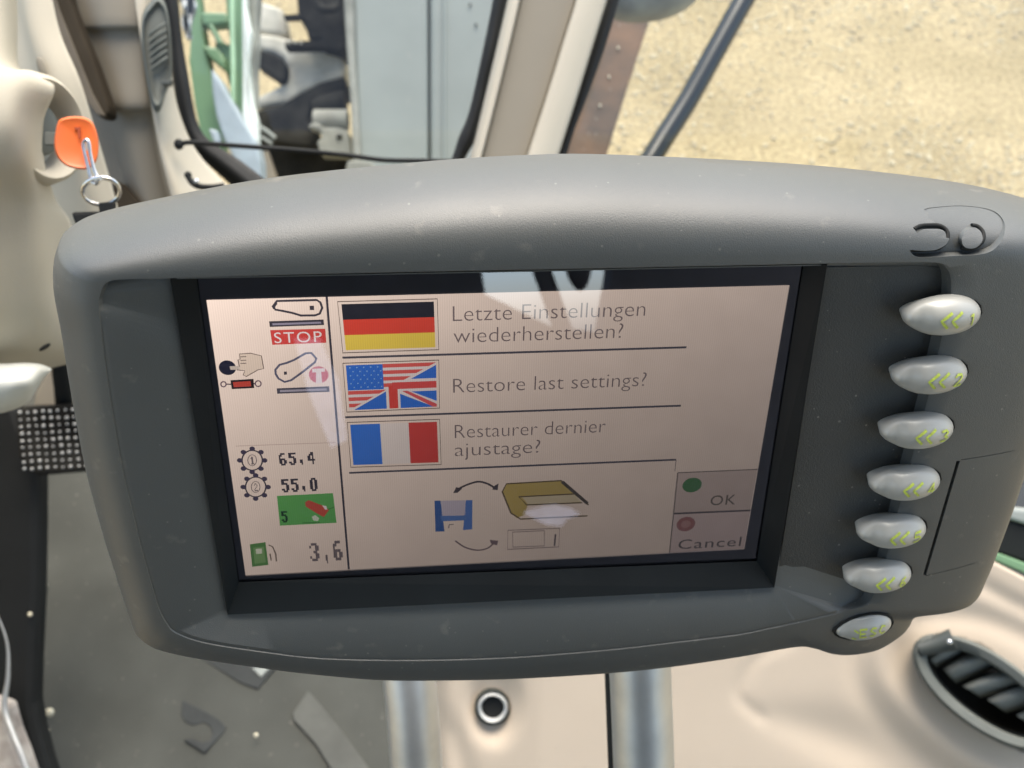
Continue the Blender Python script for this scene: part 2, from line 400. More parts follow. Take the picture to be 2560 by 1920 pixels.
def pocket(name, outline, hole, m):
    """closed cutter whose floor follows the curved casing, a little deeper towards the front"""
    o1 = [tuple(p) for p in spline([Vector(p) for p in outline], 3, closed=True)]; o2 = [tuple(p) for p in spline([Vector(p) for p in hole], 2, closed=True)]
    grid = [(x, y) for x in range(700, 2000, 60) for y in range(270, 1000, 50) if inpoly((x, y), outline)]
    pts = [Vector(p) for p in o1 + o2 + grid]; n1, n2 = len(o1), len(o2)
    ed = [(i, (i+1) % n1) for i in range(n1)] + [(n1 + i, n1 + (i+1) % n2) for i in range(n2)]
    r = delaunay_2d_cdt(pts, ed, [], 0, 1e-4); V2 = r[0]
    T = [f for f in r[2] if (lambda q: inpoly(q, o1) and not inpoly(q, o2))(sum((V2[k] for k in f), Vector((0, 0))) / 3)]
    used = sorted({k for f in T for k in f}); ix = {k: i for i, k in enumerate(used)}; n = len(used); lo, hi = [], []
    for k in used:
        q = E2(*V2[k]); t = max(0, min(1, (V2[k].y - 300) / 650)); lo.append(Vector((q.x, q.y, q.z - 0.0004 - 0.0030 * t))); hi.append(Vector((q.x, q.y, q.z + 0.004)))
    F_ = [tuple(ix[k] for k in f) for f in T]; cnt = {}
    for f in F_:
        for u, v in zip(f, f[1:] + f[:1]): cnt.setdefault((min(u, v), max(u, v)), []).append((u, v))
    fs_ = list(F_) + [tuple(n + k for k in f[::-1]) for f in F_] + [(v[0][1], v[0][0], n + v[0][0], n + v[0][1]) for v in cnt.values() if len(v) == 1]
    return fixn(mesh(name, lo + hi, fs_, m, term, local=True))
RO = [(900,335),(1100,300),(1400,285),(1700,320),(1860,385),(1950,500),(1960,620),(1920,740),(1830,850),(1700,915),(1500,940),(1250,950),(1000,965),(840,970),(760,940),(715,870),(850,880),(1000,875),(1100,850),(1190,790),(1230,710),(1220,640),(1170,580),(1090,540),(1020,500),(960,440)]
T2 = [(1400,700),(1440,630),(1500,590),(1570,580),(1630,610),(1665,680),(1665,740),(1630,800),(1560,845),(1480,850),(1420,820),(1395,760)]
sc_ = pocket('recess', RO, T2, M['case'])
def groove_tube(pts): return tube('groove', [surf(2140 + x * .1899, 460 + y * .1899, -0.0002) for x, y in pts], 0.0011, M['case'], term, world=True, local=True, n=6, seg=10)
PT = ([(780,615),(820,585),(880,565),(980,560),(1100,565),(1180,600),(1222,655),(1228,720),(1190,790),(1130,845),(1060,868),(900,880),(735,880)], [(1545,565),(1600,570),(1650,600),(1690,650),(1702,710),(1685,770),(1640,820),(1580,855),(1500,868),(1415,858)])
def cutsafe(cs):
    try: cut(housing, cs)
    except Exception as e: print('boolean failed', e)
GP = [[E2(x, y) + Vector((0, 0, -0.0012)) for x, y in p_] for p_ in PT]
gr_ = fixn(groove_tube(PT[0][:8]))
cutsafe([g1, g2, g3, gr_, sc_])
for pts in GP: tube('emblem_wall_shade', pts, 0.0008, M['rubber'], term, world=True, local=True, n=3, seg=8)  # black tubes stand in for the shade along the emblem walls
tube('card_slot', [D(2396,1154,0.0075), D(2311,1438,0.0075)], 0.0006, M['rubber'], term, world=True, local=True, n=1, seg=8)

def lpoly(name, pts, z, m, parent, thick=0.0):
    """flat piece on the screen plane; pts are terminal coordinates"""
    vs = [Vector((p[0], p[1], z)) for p in pts]
    return mesh(name, vs, [tuple(range(len(vs)))], m, parent, smooth=False, local=True)
# dark recessed keypad field, 1 mm above the casing floor
KP = [i for i in range(9, 24)]
kp = [D(*SP[i][1], 0.006) for i in KP]
kp = [Vector((p.x - 0.0004, p.y - (0.0006 if i < 12 else 0), 0.0070)) for p, i in zip(kp, KP)]
low = [D(*p, 0.0070) for p in ((2060,1540),(1990,1530),(1940,1470))]
hi = [D(*FTR, 0.0070) + Vector((0.0006, -0.0006, 0))]
top_ = [p for p in kp if p.x > hi[0].x]
pts = hi + top_ + [D(2117,1522,0.0070)] + [D(1936,1466,0.0070) + Vector((0.0006, 0.0004, 0))]
f_ = pts
nn = len(f_)
kb = [Vector((p.x, p.y, 0.0045)) for p in f_]
keypad = fixn(mesh('keypad_panel', f_ + kb, [tuple(range(nn)), tuple(range(2*nn-1, nn-1, -1))] + [(i, (i+1) % nn, nn + (i+1) % nn, nn + i) for i in range(nn)], M['keypad'], term, smooth=False, local=True))
# frame walls: sloped from opening to glass
def frame_ring(q0, w0, q1, w1):
    a = [D(*p, w0) for p in q0]; b = [D(*p, w1) for p in q1]
    return a, b
fa = [D(*p, 0.0082) for p in (FTL, FTR, FBR, FBL)]; fb = [D(*p, 0.0014) for p in (GTL, GTR, GBR, GBL)]
fa[0].y += .0006; fa[1].y += .0006
fo = [p + Vector((math.copysign(0.0010, p.x), math.copysign(0.0010, p.y), 0)) for p in fa]
fo = [Vector((p.x, p.y, 0.0045)) for p in fo]
fa = [Vector((p.x, p.y, 0.0086)) for p in fa]
fc = [Vector((p.x * 0.93, p.y * 0.90, -0.0015)) for p in fb]
vs = fo + fa + fb
fs = []
for r in range(2):
    for k in range(4): fs.append((r*4+k, r*4+(k+1) % 4, (r+1)*4+(k+1) % 4, (r+1)*4+k))
fr = mesh('screen_frame', vs, fs, M['frame'], term, smooth=False, local=True)
sld = fr.modifiers.new('thickness', 'SOLIDIFY'); sld.thickness = 0.0008
# black mask behind the glass and the glass itself
lc = [D(*p, 0) for p in QUAD]
gq = [Vector((p.x * 1.01, p.y * 1.02, 0.0006)) for p in fb]
lin = [Vector((p.x, p.y, 0.0006)) for p in lc]
mk = gq + lin
mesh('screen_mask', mk + [Vector((p.x, p.y, -0.0004)) for p in mk], [(k, (k+1) % 4, 4+(k+1) % 4, 4+k) for k in range(4)] + [(8+k, 12+k, 12+(k+1) % 4, 8+(k+1) % 4) for k in range(4)] + [(4+k, 4+(k+1) % 4, 12+(k+1) % 4, 12+k) for k in range(4)], M['mask'], term, smooth=False, local=True)
gm = bpy.data.materials.new('screen_glass'); gm.use_nodes = True; t = gm.node_tree; t.nodes.clear()
tr = t.nodes.new('ShaderNodeBsdfTransparent'); gl = t.nodes.new('ShaderNodeBsdfGlossy'); gl.inputs['Roughness'].default_value = 0.012
gl.inputs['Color'].default_value = (0.70, 0.76, 1.0, 1)
fn = t.nodes.new('ShaderNodeFresnel'); fn.inputs['IOR'].default_value = 3.2; mx = t.nodes.new('ShaderNodeMixShader'); oo = t.nodes.new('ShaderNodeOutputMaterial')
t.links.new(fn.outputs[0], mx.inputs[0]); t.links.new(tr.outputs[0], mx.inputs[1]); t.links.new(gl.outputs[0], mx.inputs[2]); t.links.new(mx.outputs[0], oo.inputs[0])
gz = [Vector((p.x * 1.012, p.y * 1.025, 0.0011)) for p in fb]
mesh('glass_cover', gz, [(0, 3, 2, 1)], gm, term, smooth=False, local=True)
lcd0 = Vector((0, 0, 0))

# LCD light: a twisted-nematic panel is brighter seen from one side, so the light it gives
# off depends on the angle it is seen at (a property of the panel, the same for every viewer)
camL = TM.inverted() @ CAM
def ab(p): v = (camL - p).normalized(); return v.x, v.y
_tl, _tr, _br, _bl = [ab(p) for p in lc]
KA = (-1.18) / (_tr[0] - _tl[0]); KB = (-1.08) / (_bl[1] - _tl[1]); K0 = -KA * _tl[0] - KB * _tl[1]
LM = {}
def lcd_mat(r, g, b, k=1.0):
    key = (r, g, b, k)
    if key in LM: return LM[key]
    m = bpy.data.materials.new('lcd_colour'); m.use_nodes = True; t = m.node_tree; t.nodes.clear(); N = t.nodes; L = t.links
    ge = N.new('ShaderNodeNewGeometry'); du = N.new('ShaderNodeVectorMath'); du.operation = 'DOT_PRODUCT'; du.inputs[1].default_value = TU
    dv = N.new('ShaderNodeVectorMath'); dv.operation = 'DOT_PRODUCT'; dv.inputs[1].default_value = TV
    L.new(ge.outputs['Incoming'], du.inputs[0]); L.new(ge.outputs['Incoming'], dv.inputs[0])
    a = N.new('ShaderNodeMath'); a.operation = 'MULTIPLY_ADD'; a.inputs[1].default_value = KA; a.inputs[2].default_value = K0
    L.new(du.outputs['Value'], a.inputs[0])
    c = N.new('ShaderNodeMath'); c.operation = 'MULTIPLY_ADD'; c.inputs[1].default_value = KB
    L.new(dv.outputs['Value'], c.inputs[0]); L.new(a.outputs[0], c.inputs[2])
    e = N.new('ShaderNodeMath'); e.operation = 'EXPONENT'; L.new(c.outputs[0], e.inputs[0])
    cl = N.new('ShaderNodeMath'); cl.operation = 'MINIMUM'; cl.inputs[1].default_value = 1.6; L.new(e.outputs[0], cl.inputs[0])
    # faint pixel columns of the panel
    tc = N.new('ShaderNodeTexCoord'); wv = N.new('ShaderNodeTexWave'); wv.inputs['Scale'].default_value = 420; wv.bands_direction = 'X'
    L.new(tc.outputs['Object'], wv.inputs['Vector'])
    nz = N.new('ShaderNodeTexNoise'); nz.inputs['Scale'].default_value = 60; L.new(tc.outputs['Object'], nz.inputs['Vector'])
    mr = N.new('ShaderNodeMapRange'); mr.inputs['To Min'].default_value = 0.93; mr.inputs['To Max'].default_value = 1.05; L.new(wv.outputs['Fac'], mr.inputs['Value'])
    m2 = N.new('ShaderNodeMapRange'); m2.inputs['To Min'].default_value = 0.93; m2.inputs['To Max'].default_value = 1.07; L.new(nz.outputs['Fac'], m2.inputs['Value'])
    p1 = N.new('ShaderNodeMath'); p1.operation = 'MULTIPLY'; L.new(cl.outputs[0], p1.inputs[0]); L.new(mr.outputs[0], p1.inputs[1])
    p2 = N.new('ShaderNodeMath'); p2.operation = 'MULTIPLY'; L.new(p1.outputs[0], p2.inputs[0]); L.new(m2.outputs[0], p2.inputs[1])
    p3 = N.new('ShaderNodeMath'); p3.operation = 'MULTIPLY'; L.new(p2.outputs[0], p3.inputs[0]); p3.inputs[1].default_value = 1.5 * k / EXPO
    em = N.new('ShaderNodeEmission'); em.inputs['Color'].default_value = (*srgb(r, g, b), 1); L.new(p3.outputs[0], em.inputs['Strength'])
    o = N.new('ShaderNodeOutputMaterial'); L.new(em.outputs[0], o.inputs[0]); LM[key] = m; return m
BGC = (247, 222, 205)
lcd = mesh('lcd_panel', [Vector((p.x, p.y, 0)) for p in lc] + [Vector((p.x, p.y, -0.003)) for p in lc], [(0,3,2,1),(4,5,6,7),(0,1,5,4),(1,2,6,5),(2,3,7,6),(3,0,4,7)], lcd_mat(*BGC), term, smooth=False, local=True)
ORG[lcd.name] = Vector((0, 0, 0))
Z1, Z2, Z3, Z4 = 0.00006, 0.00012, 0.00018, 0.00024
def L2(p): v = D(p[0], p[1], 0); return (v.x, v.y)
def sub(name, verts2, faces, z, m):
    me = [Vector((x, y, z)) for x, y in verts2]
    return mesh(name, me, faces, m, lcd, smooth=False, local=True)
def fill(name, pts, z, m, px=True):
    q = [L2(p) if px else p for p in pts]
    area = sum(q[i][0] * q[(i+1) % len(q)][1] - q[(i+1) % len(q)][0] * q[i][1] for i in range(len(q)))
    if area < 0: q = q[::-1]
    return sub(name, q, [tuple(range(len(q)))], z, m)
def stroke(name, paths, wd, z, m, px=True, closed=False):
    vs, fs = [], []
    for path in paths:
        q = [Vector(L2(p)) if px else Vector(p) for p in path]
        n = len(q); B = len(vs)
        for i in range(n):
            a = q[(i - 1) % n] if closed else q[max(i - 1, 0)]; b = q[(i + 1) % n] if closed else q[min(i + 1, n - 1)]
            t = (b - a).normalized(); s = Vector((-t.y, t.x)) * wd / 2
            vs += [tuple(q[i] + s), tuple(q[i] - s)]
        for i in range(n if closed else n - 1):
            j = (i + 1) % n; fs.append((B + 2*i, B + 2*i + 1, B + 2*j + 1, B + 2*j))
    return sub(name, vs, fs, z, m)
def disc(name, c, r, z, m, ry=None, n=24):
    x, y = L2(c); rr = (Vector(L2((c[0] + r, c[1]))) - Vector((x, y))).length
    ry = rr if ry is None else ry * rr
    return sub(name, [(x + rr * math.cos(2*math.pi*k/n), y + ry * math.sin(2*math.pi*k/n)) for k in range(n)], [tuple(range(n))], z, m)
def text_verts(s, space=1.0, off=0.0):
    cu = bpy.data.curves.new('t', 'FONT'); cu.body = s; cu.space_character = space; cu.resolution_u = 4; cu.offset = off
    ob = bpy.data.objects.new('t', cu); C.objects.link(ob); bpy.context.view_layer.update()
    me = bpy.data.meshes.new_from_object(ob.evaluated_get(bpy.context.evaluated_depsgraph_get()))
    v = [p.co.copy() for p in me.vertices]; f = [tuple(p.vertices) for p in me.polygons]
    bpy.data.objects.remove(ob); bpy.data.curves.remove(cu); bpy.data.meshes.remove(me)
    return v, f
def text(name, s, left, right, cap, z, m, space=1.0, off=0.0, parent=None):
    """left / right: pixel ends of the base line; cap: capital height in metres"""
    v, f = text_verts(s, space, off)
    x0 = min(p.x for p in v); x1 = max(p.x for p in v)
    a, b = Vector(L2(left)), Vector(L2(right)); sx = (b - a).x / (x1 - x0); sy = cap / 0.70
    return sub(name, [(a.x + (p.x - x0) * sx, (a.y + b.y) / 2 + p.y * sy) for p in v], f, z, m)
BM = {'6': ["01110","11000","10000","11110","11011","11011","01110"], '5': ["11111","11000","11110","00011","00011","11011","01110"],
 '4': ["00110","01110","11010","11010","11111","00010","00010"], '0': ["01110","11011","11011","11011","11011","11011","01110"],
 ',': ["00000","00000","00000","00000","01100","01100","00100"], '3': ["01110","10011","00011","00110","00011","10011","01110"],
 '1': ["0110","1110","0110","0110","0110","0110","1111"], '2': ["0110","1001","0001","0010","0100","1000","1111"]}
def bitmap(name, s, tl, br, z, m, gap=1.3):
    a, b = Vector(L2(tl)), Vector(L2(br)); vs, fs = [], []
    wtot = sum(len(BM[c][0]) for c in s) + gap * (len(s) - 1); ux = (b.x - a.x) / wtot; uy = (a.y - b.y) / 7; x = 0
    for c in s:
        for r, row in enumerate(BM[c]):
            for k, ch in enumerate(row):
                if ch == '1':
                    X = a.x + (x + k) * ux; Y = a.y - r * uy; B = len(vs)
                    vs += [(X, Y), (X, Y - uy), (X + ux, Y - uy), (X + ux, Y)]; fs.append((B, B+1, B+2, B+3))
        x += len(BM[c][0]) + gap
    return sub(name, vs, fs, z, m)
INK = lcd_mat(62, 55, 62); INK2 = lcd_mat(120, 105, 104); RED = lcd_mat(214, 70, 62); BLUE = lcd_mat(52, 110, 205); YEL = lcd_mat(240, 205, 80)
WHT = lcd_mat(238, 220, 214); GRN = lcd_mat(96, 168, 84); PINK = lcd_mat(214, 110, 120)
c5 = lambda *pp: [(500 + x * .1808, 700 + y * .1808) for x, y in pp]
c6 = lambda *pp: [(560 + x * .217, 1080 + y * .217) for x, y in pp]
c8 = lambda *pp: [(1000 + x * .2532, 1120 + y * .2532) for x, y in pp]
cc = lambda *pp: [(1640 + x * .1808, 1120 + y * .1808) for x, y in pp]
MM = 0.001
stroke('divider_line', [[(816.5, 739), (872, 1423)]], .75*MM, Z1, INK)
stroke('divider_line', [[(590, 1115), (840, 1106)]], .25*MM, Z1, lcd_mat(205, 178, 165))
for a, b in (((856,894),(1716,868)), ((863,1043),(1702,1014)), ((873,1182),(1690,1149))): stroke('divider_line', [[a, b]], .8*MM, Z1, lcd_mat(80, 74, 82))
# left column icons
stroke('arm_icon', [c5((1015,355),(1060,290),(1330,283),(1615,275),(1665,310),(1690,385),(1655,465),(1590,488),(1395,490),(1280,455),(1150,428),(1040,408))], .75*MM, Z1, INK, closed=True)
fill('arm_icon', c5((990,360),(1060,290),(1070,330),(1040,370),(1050,415),(1010,400)), Z1, INK)
fill('arm_icon', c5((1515,355),(1575,352),(1580,412),(1520,414)), Z2, INK)
fill('bar_icon', c5((955,570),(1708,545),(1716,622),(965,648)), Z1, INK); fill('bar_icon', c5((1000,597),(1670,574),(1676,600),(1003,624)), Z2, lcd_mat(150,140,155))
fill('stop_sign', c5((970,692),(1732,672),(1746,866),(1000,895)), Z1, RED)
text('stop_lettering', 'STOP', c5((1035,872))[0], c5((1690,850))[0], 3.9*MM, Z2, WHT, 1.15)
stroke('arm_icon', [c5((1042,1240),(1100,1172),(1200,1145),(1300,1105),(1460,1012),(1540,1008),(1608,1085),(1590,1135),(1420,1270),(1260,1385),(1170,1408),(1085,1362),(1048,1300))], .75*MM, Z1, lcd_mat(95,92,110), closed=True)
fill('arm_icon', c5((1160,1265),(1200,1263),(1204,1305),(1162,1308)), Z2, INK)
disc('key_symbol', c5((1642,1308))[0], 24.5, Z2, PINK)
fill('key_symbol', c5((1550,1225),(1725,1215),(1730,1262),(1555,1275)), Z3, WHT); fill('key_symbol', c5((1605,1265),(1675,1262),(1690,1420),(1605,1425)), Z3, WHT)
fill('bar_icon', c5((1060,1497),(1785,1468),(1792,1545),(1068,1572)), Z1, lcd_mat(80,75,85)); fill('bar_icon', c5((1105,1520),(1750,1496),(1754,1524),(1108,1548)), Z2, lcd_mat(165,155,165))
disc('hand_icon', c5((380,1212))[0], 21.5, Z1, lcd_mat(28, 26, 44))
fill('hand_icon', c5((410,1190),(560,1185),(560,1238),(420,1240)), Z2, lcd_mat(200,182,168))
fill('hand_icon', c5((545,1020),(700,1008),(850,1045),(882,1222),(800,1240),(640,1332),(598,1310),(620,1240),(545,1236),(525,1100),(556,1092)), Z2, lcd_mat(226,202,182))
stroke('hand_icon', [c5((545,1195),(525,1100),(556,1092),(545,1020),(700,1008),(850,1045),(882,1222),(800,1240),(640,1332),(598,1310),(620,1250),(510,1240)), c5((560,1060),(640,1055)), c5((560,1110),(640,1105)), c5((560,1150),(640,1148))], .33*MM, Z3, lcd_mat(120,100,92))
fill('cylinder_icon', c5((422,1385),(740,1366),(750,1492),(440,1508)), Z1, lcd_mat(40,22,20)); fill('cylinder_icon', c5((455,1410),(700,1395),(708,1468),(468,1480)), Z2, lcd_mat(190,66,50))
for cx, cy, r in ((325,1440,36),(805,1432,40)):
    stroke('cylinder_icon', [[(500 + (cx + r * math.cos(k*math.pi/8)) * .1808, 700 + (cy + r * math.sin(k*math.pi/8)) * .1808) for k in range(16)]], .45*MM, Z1, lcd_mat(110,85,95), closed=True)
stroke('cylinder_icon', [c5((362,1440),(430,1440)), c5((745,1432),(765,1432))], .45*MM, Z1, lcd_mat(80,60,70))
for (cx, cy), dg in (((325,325),'1'), ((365,632),'2')):
    cp = c6((cx, cy))[0]
    stroke('gear_icon', [[(cp[0] + 25.5 * math.cos(k*math.pi/12), cp[1] + 25 * math.sin(k*math.pi/12)) for k in range(24)]], .5*MM, Z1, INK, closed=True)
    for k in range(8):
        a = k * math.pi / 4; disc('gear_icon', (cp[0] + 31 * math.cos(a), cp[1] + 29 * math.sin(a)), 7.2, Z2, lcd_mat(70,60,78), n=10)
    stroke('gear_icon', [[(cp[0] + 11 * math.cos(k*math.pi/6), cp[1] + 14 * math.sin(k*math.pi/6)) for k in range(12)]], .28*MM, Z1, INK2, closed=True)
    bitmap('gear_icon', dg, (cp[0] - 5, cp[1] - 9), (cp[0] + 6, cp[1] + 10), Z2, INK2)
bitmap('speed_reading', '65,4', (696, 1133), (789, 1160), Z1, INK); bitmap('speed_reading', '55,0', (702, 1198), (795, 1227), Z1, INK)
fill('gear_box', c6((610,735),(1255,703),(1297,1045),(645,1078)), Z1, GRN)
bitmap('gear_box', '5', c6((655,912))[0], c6((740,1038))[0], Z2, lcd_mat(20,60,24))
fill('gear_box', c6((935,808),(975,782),(1085,826),(1150,850),(1212,895),(1150,978),(1060,930),(940,855)), Z2, lcd_mat(196,78,56)); fill('gear_box', c6((1130,840),(1180,850),(1190,890),(1165,890)), Z3, WHT)
fill('gear_box', c6((1010,975),(1050,955),(1098,990),(1080,1025),(1030,1018)), Z2, lcd_mat(210,215,190)); stroke('gear_box', [c6((1200,890),(1270,860)), c6((900,1045),(1105,1038))], .35*MM, Z3, lcd_mat(60,115,50))
fill('fuel_pump_icon', c6((298,1292),(478,1268),(512,1530),(325,1552)), Z1, lcd_mat(86,132,66)); fill('fuel_pump_icon', c6((340,1330),(460,1318),(482,1500),(352,1515)), Z2, lcd_mat(122,158,96)); fill('fuel_pump_icon', c6((365,1345),(435,1338),(440,1395),(372,1402)), Z3, lcd_mat(215,215,190))
stroke('fuel_pump_icon', [c6((512,1300),(560,1320),(595,1400),(605,1490)), c6((530,1400),(545,1480))], .5*MM, Z1, lcd_mat(120,100,84))
bitmap('fuel_reading', '3', (772, 1358), (800, 1402), Z1, INK2); bitmap('fuel_reading', ',', (808, 1358), (826, 1408), Z1, INK2); bitmap('fuel_reading', '6', (831, 1352), (858, 1400), Z1, INK2)
# flags
def flag(frame, inset=1.3*MM):
    q = [Vector(L2(p)) for p in frame]
    f = lambda s, t: tuple((q[0] * (1-s) + q[1] * s) * (1-t) + (q[3] * (1-s) + q[2] * s) * t)
    stroke('flag_frame', [[f(0,0), f(1,0), f(1,1), f(0,1)]], .35*MM, Z1, lcd_mat(90,70,62), px=False, closed=True)
    return f
def bx(f, s0, t0, s1, t1, z, m, nm='flag'): return fill(nm, [f(s0,t0), f(s1,t0), f(s1,t1), f(s0,t1)], z, m, px=False)
f = flag([(844,754),(1093,747),(1097,874),(857,882)])
bx(f, .035,.05,.965,.35,Z1,lcd_mat(34,32,40)); bx(f,.035,.35,.965,.65,Z1,lcd_mat(224,70,50)); bx(f,.035,.65,.965,.95,Z1,YEL)
f = flag([(857,908),(1097,900),(1099,1020),(867,1030)])
bx(f,.03,.04,.97,.96,Z1,WHT)
for k in range(7):                               # stripes above the diagonal
    t0 = .04 + k * .1314; t1 = t0 + .075
    s = lambda t: .97 - (t - .04) / .92 * .94
    x0 = .41 if t0 < .52 else .03
    if s(t1) > x0: fill('flag', [f(x0,t0), f(s(t0),t0), f(s(t1),t1), f(x0,t1)], Z2, lcd_mat(226,92,84), px=False)
bx(f,.03,.04,.41,.55,Z3,BLUE)
for a in range(5):
    for b in range(6):
        p = f(.07 + a * .072 + (b % 2) * .03, .09 + b * .08); sub('flag', [(p[0]-.00022,p[1]-.00022),(p[0]+.00022,p[1]-.00022),(p[0]+.00022,p[1]+.00022),(p[0]-.00022,p[1]+.00022)], [(0,1,2,3)], Z4, lcd_mat(150,185,230))
fill('flag', [f(.97,.09), f(.97,.36), f(.70,.36)], Z3, BLUE, px=False)
fill('flag', [f(.70,.62), f(.97,.62), f(.97,.84)], Z3, BLUE, px=False)
fill('flag', [f(.58,.66), f(.94,.96), f(.58,.96)], Z3, BLUE, px=False)
fill('flag', [f(.43,.60), f(.43,.96), f(.08,.96)], Z3, BLUE, px=False)
bx(f,.46,.48,.555,.96,Z3,lcd_mat(222,70,58)); bx(f,.50,.42,.97,.56,Z3,lcd_mat(222,78,72))
fill('flag', [f(.60,.60), f(.66,.60), f(.97,.90), f(.97,.96), f(.93,.96)], Z4, lcd_mat(220,90,90), px=False)
f = flag([(868,1056),(1099,1048),(1103,1161),(877,1168)])
bx(f,.03,.05,.35,.95,Z1,lcd_mat(60,118,212)); bx(f,.35,.05,.66,.95,Z1,lcd_mat(240,222,212)); bx(f,.66,.05,.97,.95,Z1,lcd_mat(214,66,56))
TX = lcd_mat(128, 110, 108)
for s, l, r, cp in (('Letzte Einstellungen',(1132,803),(1612,790),5.7),('wiederherstellen?',(1134,857),(1556,845),5.7),('Restore last settings?',(1133,981),(1614,966),5.7),('Restaurer dernier',(1137,1095),(1513,1081),5.7),('ajustage?',(1137,1140),(1350,1132),5.7)):
    text('screen_text', s, l, r, cp*MM, Z1, TX, 1.0, -0.013)
# soft keys at the lower right
fill('soft_key', cc((300,340),(1400,292),(1300,850),(250,895)), Z1, lcd_mat(214,190,178)); fill('soft_key', cc((240,905),(1300,860),(1215,1385),(190,1445)), Z1, lcd_mat(220,194,186))
stroke('divider_line', [cc((300,340),(185,1448)), cc((300,340),(1410,292))], .5*MM, Z2, lcd_mat(140,122,112)); stroke('divider_line', [cc((240,905),(1305,860))], .85*MM, Z2, lcd_mat(98,84,80))
stroke('divider_line', [[(1690,1149),(1687,1178)]], .25*MM, Z2, INK2)
disc('ok_symbol', cc((498,510))[0], 24, Z2, lcd_mat(72,124,66), .9); disc('cancel_symbol', cc((412,1050))[0], 23, Z2, lcd_mat(165,105,98), .95); disc('cancel_symbol', cc((412,1050))[0], 12, Z3, lcd_mat(190,140,132), .95)
text('soft_key_text', 'OK', cc((745,790))[0], cc((1090,775))[0], 4.6*MM, Z3, lcd_mat(105,92,76), 1.1); text('soft_key_text', 'Cancel', cc((300,1392))[0], cc((1165,1352))[0], 4.6*MM, Z3, lcd_mat(96,84,76), 1.1)
# save / restore pictogram
stroke('arrow_icon', [spline([Vector(p) for p in c8((545,425),(620,380),(720,342),(790,332),(870,355),(945,400))], 4)], .8*MM, Z1, lcd_mat(78,66,66))
fill('arrow_icon', c8((525,445),(555,385),(615,400),(570,440)), Z1, lcd_mat(78,66,66)); fill('arrow_icon', c8((965,415),(972,350),(935,370),(910,410)), Z1, lcd_mat(78,66,66))
stroke('arrow_icon', [spline([Vector(p) for p in c8((545,915),(640,978),(760,1008),(860,990),(920,945))], 4)], .65*MM, Z1, lcd_mat(130,108,108)); fill('arrow_icon', c8((885,905),(970,915),(958,960),(900,945)), Z1, lcd_mat(130,108,108))
fill('floppy_icon', c8((340,520),(400,518),(440,822),(350,825)), Z1, lcd_mat(58,96,160)); fill('floppy_icon', c8((650,515),(715,513),(713,802),(622,810)), Z1, lcd_mat(86,122,190)); fill('floppy_icon', c8((400,668),(655,662),(655,712),(410,722)), Z2, lcd_mat(90,124,185))
fill('floppy_icon', c8((405,520),(645,515),(648,660),(412,668)), Z1, lcd_mat(205,190,200)); stroke('floppy_icon', [c8((480,790),(485,755),(530,752))], .4*MM, Z2, INK2)
fill('card_icon', c8((1050,352),(1590,320),(1735,455),(1200,478),(1262,555),(1230,660),(1150,690),(1100,640),(1010,440)), Z1, lcd_mat(196,168,92)); fill('card_icon', c8((1200,478),(1720,452),(1800,540),(1262,560)), Z1, lcd_mat(215,195,160))
stroke('card_icon', [c8((1860,560),(1590,320),(1050,352),(1010,430),(1095,640),(1190,700),(1850,668)), c8((1720,452),(1170,480),(1250,560),(1800,538))], .6*MM, Z2, lcd_mat(108,88,52)); stroke('card_icon', [c8((1600,330),(1850,545))], 1.3*MM, Z3, lcd_mat(84,72,58))
stroke('terminal_icon', [c8((1065,812),(1575,792),(1568,975),(1062,1000)), c8((1110,830),(1425,815),(1425,965),(1115,978))], .45*MM, Z1, lcd_mat(160,138,132), closed=True); stroke('terminal_icon', [c8((1535,850),(1525,965))], .7*MM, Z1, INK2)

# ------------------------------------------------------------------ buttons
GLY = {'1': [(.3,.8),(.6,1),(.6,0)], '2': [(0,.8),(.3,1),(.8,.95),(.9,.7),(0,0),(1,0)], '3': [(0,.95),(.6,1),(.9,.75),(.4,.52),(.95,.3),(.6,0),(0,.05)],
 '4': [(.7,0),(.7,1),(0,.3),(1,.3)], '5': [(.9,1),(.1,1),(.05,.55),(.6,.6),(.95,.3),(.6,0),(0,.05)], '6': [(.8,1),(.3,.8),(.05,.35),(.4,0),(.9,.25),(.6,.55),(.1,.4)],
 'E': [(1,1),(0,1),(0,.5),(.8,.5),(0,.49),(0,0),(1,0)], 'S': [(1,.9),(.5,1),(.05,.75),(.9,.3),(.5,0),(0,.1)], 'C': [(1,.85),(.5,1),(0,.5),(.5,0),(1,.15)]}
def WF(x): return 0.93 + 0.07 * x - 0.13 * max(0.0, (-x - 0.40) / 0.60) ** 1.4
def egg(x, y, tw):                       # height of the button top over its oval, x and y in -1..1
    ww = WF(x) if x > -0.95 else 0.61
    q = 1 - x * x - (y / ww) ** 2
    return max(0.0, q) ** 0.5
